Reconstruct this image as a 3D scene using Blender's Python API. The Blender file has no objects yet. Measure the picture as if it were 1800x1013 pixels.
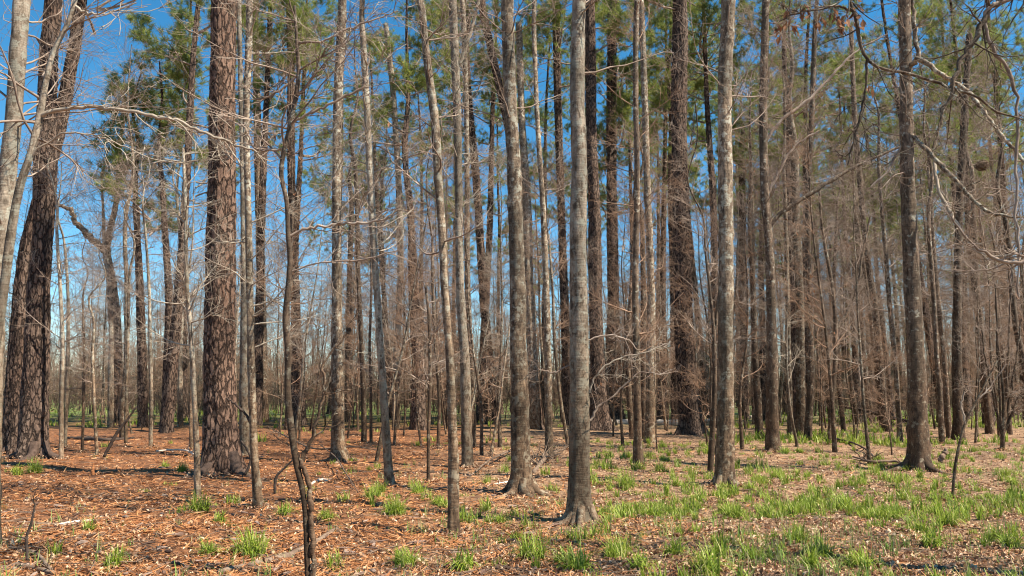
import bpy, math, random
import numpy as np
from mathutils import Vector

rng = np.random.default_rng(7)
random.seed(7)
SC = bpy.context.scene
COL = SC.collection

# ------------------------------------------------------------------ camera
F = 1412.0            # focal length in photo pixels (1800 wide)
HOR = 690.0           # horizon row of the photo
EYE = 1.6
PITCH = math.atan((HOR - 506.5) / F)
cam_d = bpy.data.cameras.new('camera')
cam = bpy.data.objects.new('camera', cam_d); COL.objects.link(cam)
cam.location = (0, 0, EYE)
cam.rotation_euler = (math.pi / 2 + PITCH, 0, 0)
cam_d.sensor_width = 36
cam_d.lens = 36 * F / 1800
cam_d.clip_start = 0.1; cam_d.clip_end = 4000
SC.camera = cam

# ------------------------------------------------------------------ light
SUN_EL = math.radians(52)
SH = Vector((-1.0, 0.42, 0)).normalized()          # way the shadows fall
sun_dir = Vector((-SH.x * math.cos(SUN_EL), -SH.y * math.cos(SUN_EL), math.sin(SUN_EL)))  # towards the sun
sd = bpy.data.lights.new('sun', 'SUN'); sd.energy = 5.0; sd.angle = math.radians(0.5)
sd.color = (1.0, 0.89, 0.755)
so = bpy.data.objects.new('sun', sd); COL.objects.link(so)
so.rotation_euler = (-sun_dir).to_track_quat('-Z', 'Y').to_euler()
so.location = (20, -10, 30)

W = bpy.data.worlds.new('World'); SC.world = W; W.use_nodes = True
nt = W.node_tree; nt.nodes.clear()
out = nt.nodes.new('ShaderNodeOutputWorld'); bg = nt.nodes.new('ShaderNodeBackground')
sky = nt.nodes.new('ShaderNodeTexSky'); sky.sky_type = 'NISHITA'; sky.sun_disc = False
sky.sun_elevation = SUN_EL
sky.sun_rotation = math.atan2(sun_dir.x, sun_dir.y)
sky.air_density = 1.0; sky.dust_density = 0.0; sky.ozone_density = 4.0
hs = nt.nodes.new('ShaderNodeHueSaturation'); hs.inputs['Saturation'].default_value = 1.3; hs.inputs['Hue'].default_value = 0.488
nt.links.new(sky.outputs[0], hs.inputs['Color']); nt.links.new(hs.outputs[0], bg.inputs[0])
bg.inputs[1].default_value = 0.082
nt.links.new(bg.outputs[0], out.inputs[0])

SC.view_settings.view_transform = 'Standard'
SC.view_settings.look = 'None'
SC.view_settings.exposure = 1.1
SC.view_settings.gamma = 1
SC.view_settings.use_curve_mapping = False
SC.cycles.filter_width = 1.1
SC.cycles.max_bounces = 6
SC.cycles.diffuse_bounces = 3
SC.cycles.transparent_max_bounces = 6

# ------------------------------------------------------------------ helpers
def ground(x, y):
    x = np.asarray(x, float); y = np.asarray(y, float)
    h = 0.035 * np.sin(x * 0.9 + 0.7 * np.sin(y * 0.5)) * np.sin(y * 0.75 + 1.3)
    h += 0.03 * np.sin(x * 0.37 + 1.0) * np.cos(y * 0.31)
    h += 0.016 * np.sin(x * 2.3 + y * 1.1) + 0.012 * np.sin(x * 3.9 - y * 3.1 + 1.7)
    return h

def ray(px, py):
    u = (px - 900) / F; v = (506.5 - py) / F
    return np.array([u, math.cos(PITCH) - v * math.sin(PITCH), math.sin(PITCH) + v * math.cos(PITCH)])

def on_ground(px, py):
    r = ray(px, py); t = EYE / -r[2]
    return r[0] * t, r[1] * t

def at_depth(px, py, D):
    r = ray(px, py); t = D / r[1]
    return np.array([r[0] * t, D, EYE + r[2] * t]), t      # t = distance along the optical axis

def project(x, y, z):
    c, s = math.cos(PITCH), math.sin(PITCH)
    zc = y * c + (z - EYE) * s; yc = -y * s + (z - EYE) * c
    return 900 + F * x / zc, 506.5 - F * yc / zc

def tag(o, label=None, cat=None, group=None, kind=None):
    if label: o['label'] = label
    if cat: o['category'] = cat
    if group: o['group'] = group
    if kind: o['kind'] = kind
    return o

def mesh_np(name, V, faces_list, mat, smooth=True, attrs=None):
    """faces_list: list of (n,k) int arrays"""
    me = bpy.data.meshes.new(name)
    V = np.asarray(V, np.float32)
    me.vertices.add(len(V)); me.vertices.foreach_set('co', V.ravel())
    idx = np.concatenate([f.ravel() for f in faces_list]).astype(np.int32)
    tot = np.concatenate([np.full(len(f), f.shape[1]) for f in faces_list]).astype(np.int32)
    start = np.concatenate([[0], np.cumsum(tot)[:-1]]).astype(np.int32)
    me.loops.add(len(idx)); me.loops.foreach_set('vertex_index', idx)
    me.polygons.add(len(tot)); me.polygons.foreach_set('loop_start', start)
    me.polygons.foreach_set('use_smooth', np.full(len(tot), smooth))
    if attrs:
        for k, a in attrs.items():
            at = me.attributes.new(k, 'FLOAT', 'POINT'); at.data.foreach_set('value', np.asarray(a, np.float32))
    me.update(calc_edges=True); me.validate()
    for m in (mat if isinstance(mat, (list, tuple)) else [mat]): me.materials.append(m)
    return me

def link(name, me, parent=None, loc=None):
    o = bpy.data.objects.new(name, me); COL.objects.link(o)
    if parent: o.parent = parent
    if loc is not None: o.location = loc
    return o

def empty(name, loc):
    o = bpy.data.objects.new(name, None); COL.objects.link(o); o.location = loc
    o.empty_display_size = 0.2
    return o

def smoothpath(P, n):
    """Catmull-Rom through control rows P (k,c) resampled to n rows"""
    P = np.asarray(P, float); k = len(P)
    if k == 2:
        t = np.linspace(0, 1, n)[:, None]; return P[0] * (1 - t) + P[1] * t
    d = np.linalg.norm(np.diff(P[:, :3], axis=0), axis=1); s = np.concatenate([[0], np.cumsum(d)])
    q = np.linspace(0, s[-1], n); M = np.zeros_like(P)
    M[1:-1] = (P[2:] - P[:-2]) / (s[2:] - s[:-2])[:, None]
    M[0] = (P[1] - P[0]) / (s[1] - s[0]); M[-1] = (P[-1] - P[-2]) / (s[-1] - s[-2])
    i = np.clip(np.searchsorted(s, q, side='right') - 1, 0, k - 2); h = (s[i + 1] - s[i])[:, None]
    t = ((q - s[i])[:, None]) / h
    return ((2*t**3 - 3*t**2 + 1) * P[i] + (t**3 - 2*t**2 + t) * h * M[i]
            + (-2*t**3 + 3*t**2) * P[i + 1] + (t**3 - t**2) * h * M[i + 1])

def tubes(P, R, sides=3):
    """many tubes at once: P (n,m,3), R (n,m) -> verts, quads"""
    n, m, _ = P.shape
    T = np.empty_like(P); T[:, 1:-1] = P[:, 2:] - P[:, :-2]; T[:, 0] = P[:, 1] - P[:, 0]; T[:, -1] = P[:, -1] - P[:, -2]
    T /= np.linalg.norm(T, axis=2, keepdims=True) + 1e-9
    ref = np.zeros_like(T); D = np.abs(P[:, -1] - P[:, 0]); ax = np.argmin(D, axis=1)
    ref[np.arange(n), :, ax] = 1
    A = np.cross(T, ref); A /= np.linalg.norm(A, axis=2, keepdims=True) + 1e-9
    B = np.cross(T, A)
    a = np.arange(sides) * 2 * np.pi / sides
    V = P[:, :, None, :] + R[:, :, None, None] * (A[:, :, None, :] * np.cos(a)[None, None, :, None] + B[:, :, None, :] * np.sin(a)[None, None, :, None])
    base = (np.arange(n) * m * sides)[:, None, None]
    i = np.arange(m - 1)[None, :, None] * sides; j = np.arange(sides)[None, None, :]; j2 = (j + 1) % sides
    q = np.stack([base + i + j, base + i + j2, base + i + sides + j2, base + i + sides + j], -1).reshape(-1, 4)
    return V.reshape(-1, 3), q

def join(parts):
    Vs, Fs, off = [], [], 0
    for V, Fq in parts:
        Vs.append(V); Fs.append(Fq + off); off += len(V)
    return np.concatenate(Vs), Fs

def grow(P, R, k, tmin, tmax, L, ang, m, r, up=0.1, wander=0.25, rmax=0.02, rmin=0.0025, shorten=0.5, rfrac=0.6):
    """children on every parent polyline; returns (n*k, m, 3), radii"""
    n, pm, _ = P.shape
    t = r.uniform(tmin, tmax, (n, k)); s = t * (pm - 1); i = np.clip(s.astype(int), 0, pm - 2); f = (s - i)[..., None]
    ni = np.arange(n)[:, None]
    B = P[ni, i] * (1 - f) + P[ni, i + 1] * f
    Rb = R[ni, i] * (1 - f[..., 0]) + R[ni, i + 1] * f[..., 0]
    T = P[ni, i + 1] - P[ni, i]; T /= np.linalg.norm(T, axis=2, keepdims=True) + 1e-9
    q = r.normal(size=T.shape); q -= (q * T).sum(2, keepdims=True) * T; q /= np.linalg.norm(q, axis=2, keepdims=True) + 1e-9
    a = np.radians(r.uniform(ang[0], ang[1], (n, k)))[..., None]
    D = T * np.cos(a) + q * np.sin(a); D = D.reshape(-1, 3); B = B.reshape(-1, 3); Rb = Rb.ravel(); t = t.ravel()
    ln = L * r.uniform(0.45, 1.0, n * k) * (1 - shorten * t)
    out = np.empty((n * k, m, 3)); out[:, 0] = B; d = D.copy()
    for j in range(1, m):
        d = d + r.normal(size=d.shape) * wander; d[:, 2] += up; d /= np.linalg.norm(d, axis=1, keepdims=True)
        out[:, j] = out[:, j - 1] + d * (ln / (m - 1))[:, None]
    r0 = np.clip(Rb * rfrac, rmin * 1.3, rmax)
    RR = r0[:, None] * (1 - np.linspace(0, 0.75, m))[None, :]
    return out, np.maximum(RR, rmin)

# ------------------------------------------------------------------ materials
def nodemat(name):
    m = bpy.data.materials.new(name); m.use_nodes = True; t = m.node_tree; t.nodes.clear()
    o = t.nodes.new('ShaderNodeOutputMaterial'); b = t.nodes.new('ShaderNodeBsdfPrincipled')
    t.links.new(b.outputs[0], o.inputs[0]); b.inputs['Roughness'].default_value = 0.9
    b.inputs['Specular IOR Level'].default_value = 0.25
    return m, t, b, o
def N(t, kind, **kw):
    n = t.nodes.new(kind)
    for k, v in kw.items():
        if k in n.inputs: n.inputs[k].default_value = v
        else: setattr(n, k, v)
    return n
def ramp(t, src, stops):
    r = t.nodes.new('ShaderNodeValToRGB'); e = r.color_ramp.elements
    e[0].position, e[0].color = stops[0][0], (*stops[0][1], 1)
    e[1].position, e[1].color = stops[-1][0], (*stops[-1][1], 1)
    for p, c in stops[1:-1]:
        q = e.new(p); q.color = (*c, 1)
    t.links.new(src, r.inputs[0]); return r.outputs[0]
def grey(p): return (p, p, p)
def mix(t, fac, a, b, mode='MIX'):
    m = t.nodes.new('ShaderNodeMix'); m.data_type = 'RGBA'; m.blend_type = mode
    for sock, v in ((m.inputs[0], fac), (m.inputs[6], a), (m.inputs[7], b)):
        if isinstance(v, (int, float)): sock.default_value = v
        elif isinstance(v, tuple): sock.default_value = (*v, 1)
        else: t.links.new(v, sock)
    return m.outputs[2]
def objvec(t, scale, rand=True):
    tc = t.nodes.new('ShaderNodeTexCoord'); mp = t.nodes.new('ShaderNodeMapping'); mp.inputs['Scale'].default_value = scale
    if rand:
        oi = t.nodes.new('ShaderNodeObjectInfo'); sc = N(t, 'ShaderNodeMath', operation='MULTIPLY'); sc.inputs[1].default_value = 37.0
        t.links.new(oi.outputs['Random'], sc.inputs[0]); cb = t.nodes.new('ShaderNodeCombineXYZ')
        for i in range(3): t.links.new(sc.outputs[0], cb.inputs[i])
        ad = N(t, 'ShaderNodeVectorMath', operation='ADD'); t.links.new(tc.outputs['Object'], ad.inputs[0]); t.links.new(cb.outputs[0], ad.inputs[1])
        t.links.new(ad.outputs[0], mp.inputs[0])
    else: t.links.new(tc.outputs['Object'], mp.inputs[0])
    return mp.outputs[0]
def noise(t, vec, scale, detail=4, rough=0.6, dist=0.0):
    n = N(t, 'ShaderNodeTexNoise', Scale=scale, Detail=detail, Roughness=rough, Distortion=dist)
    t.links.new(vec, n.inputs['Vector']); return n.outputs[0]
def bump(t, b, src, strength, dist, prev=None):
    n = N(t, 'ShaderNodeBump', Strength=strength, Distance=dist); t.links.new(src, n.inputs['Height'])
    if prev: t.links.new(prev, n.inputs['Normal'])
    t.links.new(n.outputs[0], b.inputs['Normal']); return n.outputs[0]

def smooth_bark(name, dark, light, lichen, rings=0.5):
    """thin grey-brown bark with fine furrows, horizontal rings and pale lichen"""
    m, t, b, o = nodemat(name)
    v1 = objvec(t, (1, 1, 0.35)); v2 = objvec(t, (1, 1, 9)); v0 = objvec(t, (1, 1, 1))
    n1 = noise(t, v1, 26, 6, 0.7, 0.6); n0 = noise(t, v1, 11, 5, 0.75, 0.5); n1 = mix(t, 0.4, n0, n1); c = ramp(t, n1, [(0.40, tuple(x * 0.35 for x in dark)), (0.46, tuple(x * .85 for x in dark)), (0.51, tuple((a + d) / 2 for a, d in zip(dark, light))), (0.57, light), (0.64, tuple(min(.7, x * 1.4) for x in light))])
    rg = noise(t, v2, 5.0, 3, 0.55); rr = ramp(t, rg, [(0.54, grey(0.0)), (0.63, grey(1.0))])
    mf = N(t, 'ShaderNodeMath', operation='MULTIPLY'); mf.inputs[1].default_value = rings; t.links.new(rr, mf.inputs[0])
    c = mix(t, mf.outputs[0], c, tuple(x * 0.45 for x in dark))
    bl = noise(t, v0, 2.2, 4, 0.65); c = mix(t, ramp(t, bl, [(0.35, grey(0.0)), (0.7, grey(0.55))]), c, tuple(x * 0.55 for x in dark))
    ln = noise(t, v0, 9.0, 5, 0.7); lf = ramp(t, ln, [(0.57 - 0.1 * lichen, grey(0.0)), (0.64 - 0.1 * lichen, grey(0.85))])
    c = mix(t, lf, c, (0.40, 0.39, 0.31))
    kn = N(t, 'ShaderNodeTexVoronoi', Scale=1.0); t.links.new(objvec(t, (4.5, 4.5, 3.2)), kn.inputs['Vector'])
    c = mix(t, ramp(t, kn.outputs['Distance'], [(0.10, grey(0.8)), (0.2, grey(0.0))]), c, tuple(x * 0.3 for x in dark))
    st = noise(t, objvec(t, (1, 1, 0.5)), 1.6, 3, 0.5); c = mix(t, ramp(t, st, [(0.45, grey(0.0)), (0.62, grey(0.55))]), c, (0.055, 0.045, 0.03))
    tc = t.nodes.new('ShaderNodeTexCoord'); sz = t.nodes.new('ShaderNodeSeparateXYZ'); t.links.new(tc.outputs['Object'], sz.inputs[0])
    az = N(t, 'ShaderNodeMath', operation='MULTIPLY_ADD'); az.inputs[1].default_value = 2.5; t.links.new(bl, az.inputs[0]); t.links.new(sz.outputs[2], az.inputs[2])
    fz = N(t, 'ShaderNodeMapRange'); fz.inputs[1].default_value = 2.2; fz.inputs[2].default_value = 4.8; fz.inputs[3].default_value = 0.85; fz.inputs[4].default_value = 0.0; t.links.new(az.outputs[0], fz.inputs[0])
    c = mix(t, fz.outputs[0], c, (0.66, 0.54, 0.44), 'MULTIPLY')     # older, rougher bark near the foot
    oi = t.nodes.new('ShaderNodeObjectInfo'); hv = N(t, 'ShaderNodeHueSaturation'); 
    mr = N(t, 'ShaderNodeMapRange'); mr.inputs[3].default_value = 0.7; mr.inputs[4].default_value = 1.3
    t.links.new(oi.outputs['Random'], mr.inputs[0]); t.links.new(mr.outputs[0], hv.inputs['Value']); t.links.new(c, hv.inputs['Color'])
    t.links.new(hv.outputs[0], b.inputs['Base Color'])
    p = bump(t, b, n1, 0.9, 0.02); bump(t, b, rg, 0.5, 0.015, p)
    return m
def plate_bark(name, crack, plateA, plateB):
    """layered plates of pine bark: wide furrows in the mesh, narrow cracks and flakes in the colour and relief"""
    m, t, b, o = nodemat(name)
    a = t.nodes.new('ShaderNodeAttribute'); a.attribute_name = 'plate'
    cr = t.nodes.new('ShaderNodeAttribute'); cr.attribute_name = 'cell'
    v = objvec(t, (1, 1, 0.6)); n1 = noise(t, v, 22, 6, 0.7, 0.4)
    vv = objvec(t, (11.0, 11.0, 3.3)); nz = N(t, 'ShaderNodeTexNoise', Scale=1.3, Detail=4.0, Roughness=0.65); t.links.new(vv, nz.inputs['Vector'])
    sub = N(t, 'ShaderNodeVectorMath', operation='MULTIPLY_ADD'); sub.inputs[1].default_value = (0.9, 0.9, 0.9)
    t.links.new(nz.outputs['Color'], sub.inputs[0]); t.links.new(vv, sub.inputs[2])
    ve = N(t, 'ShaderNodeTexVoronoi', Scale=1.0); ve.feature = 'DISTANCE_TO_EDGE'; vc = N(t, 'ShaderNodeTexVoronoi', Scale=1.0)
    t.links.new(sub.outputs[0], ve.inputs['Vector']); t.links.new(sub.outputs[0], vc.inputs['Vector'])
    sc = t.nodes.new('ShaderNodeSeparateColor'); t.links.new(vc.outputs['Color'], sc.inputs[0])
    edge = ramp(t, ve.outputs['Distance'], [(0.03, grey(0.0)), (0.13, grey(1.0))])
    pc = mix(t, sc.outputs[0], plateA, plateB)
    pc = mix(t, ramp(t, n1, [(0.40, grey(0.0)), (0.62, grey(0.75))]), pc, tuple(x * k for x, k in zip(plateB, (1.3, 1.22, 1.15))))
    n2 = noise(t, v, 1.3, 3, 0.6); pc = mix(t, ramp(t, n2, [(0.42, grey(0.0)), (0.62, grey(0.5))]), pc, (0.11, 0.06, 0.04))
    c = mix(t, edge, crack, pc)
    c = mix(t, ramp(t, a.outputs['Fac'], [(0.0, grey(0.75)), (0.6, grey(0.0))]), c, tuple(x * 1.6 for x in crack))
    t.links.new(c, b.inputs['Base Color']); p = bump(t, b, edge, 1.0, 0.03); bump(t, b, n1, 0.7, 0.02, p)
    return m
def simple(name, cols, scale=8, stretch=(1, 1, 1), bs=0.5, bd=0.01, rand=True):
    m, t, b, o = nodemat(name)
    n = noise(t, objvec(t, stretch, rand), scale, 5, 0.65)
    c = ramp(t, n, [(0.3 + 0.4 * i / (len(cols) - 1), k) for i, k in enumerate(cols)])
    t.links.new(c, b.inputs['Base Color']); bump(t, b, n, bs, bd)
    return m
def island(name, cols, trans=0.0, rough=0.8):
    """one colour per loose piece (leaf, blade, needle)"""
    m, t, b, o = nodemat(name); g = t.nodes.new('ShaderNodeNewGeometry')
    c = ramp(t, g.outputs['Random Per Island'], [(i / (len(cols) - 1), k) for i, k in enumerate(cols)])
    t.links.new(c, b.inputs['Base Color']); b.inputs['Roughness'].default_value = rough
    if trans:
        tr = t.nodes.new('ShaderNodeBsdfTranslucent'); t.links.new(c, tr.inputs[0]); mx = t.nodes.new('ShaderNodeMixShader')
        mx.inputs[0].default_value = trans; t.links.new(b.outputs[0], mx.inputs[1]); t.links.new(tr.outputs[0], mx.inputs[2])
        t.links.new(mx.outputs[0], o.inputs[0])
    return m

M = {}
M['gum'] = smooth_bark('gum_bark', (0.145, 0.103, 0.07), (0.37, 0.285, 0.195), 0.5)
M['pale'] = smooth_bark('pale_bark', (0.24, 0.185, 0.13), (0.50, 0.42, 0.32), 0.7, 0.3)
M['brown'] = smooth_bark('brown_bark', (0.115, 0.08, 0.055), (0.24, 0.175, 0.12), 0.1, 0.4)
M['pine'] = plate_bark('pine_bark', (0.036, 0.022, 0.015), (0.11, 0.066, 0.045), (0.225, 0.15, 0.108))
M['darkpine'] = plate_bark('dark_pine_bark', (0.028, 0.019, 0.014), (0.09, 0.06, 0.043), (0.165, 0.122, 0.093))
M['twig'] = simple('twig_bark', [(0.12, 0.085, 0.065), (0.27, 0.205, 0.155), (0.42, 0.35, 0.28)], 3)
M['redtwig'] = simple('reddish_twig_bark', [(0.16, 0.095, 0.06), (0.40, 0.27, 0.18)], 3)
M['paletwig'] = simple('pale_twig_bark', [(0.24, 0.19, 0.14), (0.45, 0.39, 0.30)], 3)
M['needle'] = island('pine_needles', [(0.09, 0.14, 0.035), (0.18, 0.24, 0.05), (0.30, 0.34, 0.08), (0.42, 0.40, 0.12)], 0.5, 0.5)
M['blade'] = island('grass_blades', [(0.11, 0.18, 0.02), (0.20, 0.29, 0.03), (0.33, 0.41, 0.05), (0.36, 0.46, 0.08), (0.50, 0.44, 0.2)], 0.35, 0.5)
M['palegrass'] = island('thin_grass_blades', [(0.10, 0.20, 0.03), (0.20, 0.34, 0.06), (0.34, 0.40, 0.13), (0.48, 0.40, 0.22)], 0.35, 0.6)
M['litter'] = island('fallen_leaves', [(0.10, 0.05, 0.028), (0.30, 0.15, 0.08), (0.20, 0.10, 0.055), (0.52, 0.31, 0.17), (0.64, 0.44, 0.27), (0.46, 0.25, 0.13), (0.78, 0.60, 0.42), (0.56, 0.38, 0.24)], 0.12, 0.75)
M['straw'] = island('fallen_pine_straw', [(0.13, 0.05, 0.022), (0.36, 0.145, 0.05), (0.52, 0.25, 0.10), (0.27, 0.10, 0.035), (0.58, 0.33, 0.16)], 0.1, 0.8)
M['deadleaf'] = island('hanging_dead_leaves', [(0.16, 0.07, 0.035), (0.30, 0.15, 0.075), (0.38, 0.2, 0.11)], 0.3, 0.8)
M['bud'] = island('young_leaves', [(0.16, 0.20, 0.04), (0.30, 0.33, 0.08)], 0.4, 0.6)
M['log'] = simple('weathered_wood', [(0.07, 0.045, 0.03), (0.18, 0.125, 0.085), (0.28, 0.21, 0.15)], 9, (0.3, 1, 1), 0.8, 0.02)
M['palelog'] = simple('bare_pale_wood', [(0.52, 0.42, 0.32), (0.78, 0.68, 0.56)], 7, (0.3, 1, 1), 0.5, 0.02)
M['rust'] = simple('rotten_orange_wood', [(0.25, 0.10, 0.04), (0.45, 0.2, 0.08)], 14)
M['rootbark'] = simple('pine_root_bark', [(0.04, 0.026, 0.018), (0.12, 0.08, 0.06)], 14, (1, 1, 1), 0.9, 0.02)
M['shadetwig'] = simple('far_twig_bark_shaded', [(0.07, 0.045, 0.032), (0.17, 0.115, 0.08)], 0.4)  # shade of the far woods put into the colour, darker than other twigs
M['darkwood'] = simple('dark_wet_wood', [(0.035, 0.026, 0.02), (0.09, 0.065, 0.05)], 9, (0.3, 1, 1), 0.8, 0.02)

def ground_mat():
    m, t, b, o = nodemat('forest_floor')
    tc = t.nodes.new('ShaderNodeTexCoord'); vec = tc.outputs['Object']
    mp = N(t, 'ShaderNodeMapping'); mp.inputs['Scale'].default_value = (1, 1, 1); t.links.new(vec, mp.inputs[0]); vec = mp.outputs[0]
    big = noise(t, vec, 0.22, 4, 0.6); fine = noise(t, vec, 30, 8, 0.75); mid = noise(t, vec, 5, 5, 0.7)
    vo = N(t, 'ShaderNodeTexVoronoi', Scale=17.0); t.links.new(vec, vo.inputs['Vector'])
    straw = ramp(t, fine, [(0.34, (0.06, 0.027, 0.015)), (0.46, (0.22, 0.09, 0.035)), (0.56, (0.40, 0.18, 0.075)), (0.68, (0.54, 0.29, 0.14))])
    leaf = ramp(t, fine, [(0.34, (0.10, 0.055, 0.03)), (0.46, (0.34, 0.20, 0.11)), (0.56, (0.50, 0.33, 0.19)), (0.68, (0.64, 0.47, 0.31))])
    # pine straw lies under the pines to the left, broad leaves to the right
    sx = t.nodes.new('ShaderNodeSeparateXYZ'); t.links.new(vec, sx.inputs[0])
    mr = N(t, 'ShaderNodeMapRange'); mr.inputs[1].default_value = -3.5; mr.inputs[2].default_value = 3.5; t.links.new(sx.outputs[0], mr.inputs[0])
    ad = N(t, 'ShaderNodeMath', operation='ADD'); t.links.new(mr.outputs[0], ad.inputs[0]); t.links.new(big, ad.inputs[1])
    c = mix(t, ramp(t, ad.outputs[0], [(0.6, grey(0.0)), (1.0, grey(1.0))]), straw, leaf)
    c = mix(t, ramp(t, mid, [(0.42, grey(0.0)), (0.58, grey(0.8))]), c, (0.08, 0.04, 0.022))
    # moss and short grass that cover the ground further off
    my = N(t, 'ShaderNodeMapRange'); my.inputs[1].default_value = 34; my.inputs[2].default_value = 62; t.links.new(sx.outputs[1], my.inputs[0])
    g2 = noise(t, vec, 0.5, 5, 0.7); gm = N(t, 'ShaderNodeMath', operation='MULTIPLY'); t.links.new(my.outputs[0], gm.inputs[0])
    t.links.new(ramp(t, g2, [(0.35, grey(0.0)), (0.5, grey(1.0))]), gm.inputs[1])
    gc = ramp(t, fine, [(0.35, (0.06, 0.10, 0.025)), (0.65, (0.20, 0.26, 0.07))])
    c = mix(t, gm.outputs[0], c, gc)
    t.links.new(c, b.inputs['Base Color'])
    p = bump(t, b, fine, 1.0, 0.03); p = bump(t, b, vo.outputs['Distance'], 0.7, 0.03, p); bump(t, b, mid, 0.6, 0.08, p)
    return m
M['ground'] = ground_mat()

# ------------------------------------------------------------------ ground
def axis(a, step, lim, growf=1.18):
    v = list(np.arange(0, a, step)); s = step
    while v[-1] < lim: s *= growf; v.append(v[-1] + s)
    return np.array(v)
ax = axis(18, 0.25, 1800); xs = np.concatenate([-ax[:0:-1], ax])
ay = axis(36, 0.23, 1800); yb = axis(2, 0.5, 1800); ys = np.concatenate([-yb[:0:-1], ay])
X, Y = np.meshgrid(xs, ys); Z = ground(X, Y) + 0.012 * np.sin(X * 11.3 + 2 * np.sin(Y * 3.7)) * np.sin(Y * 9.1 + X * 2)
far = np.clip((np.hypot(X, Y) - 60) / 200, 0, 1); Z *= (1 - far)
V = np.stack([X.ravel(), Y.ravel(), Z.ravel()], 1); nx = len(xs); ny = len(ys)
i = np.arange(ny - 1)[:, None] * nx + np.arange(nx - 1)[None, :]
Q = np.stack([i, i + 1, i + nx + 1, i + nx], -1).reshape(-1, 4)
tag(link('ground', mesh_np('ground', V, [Q], M['ground'])), kind='structure')

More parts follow.
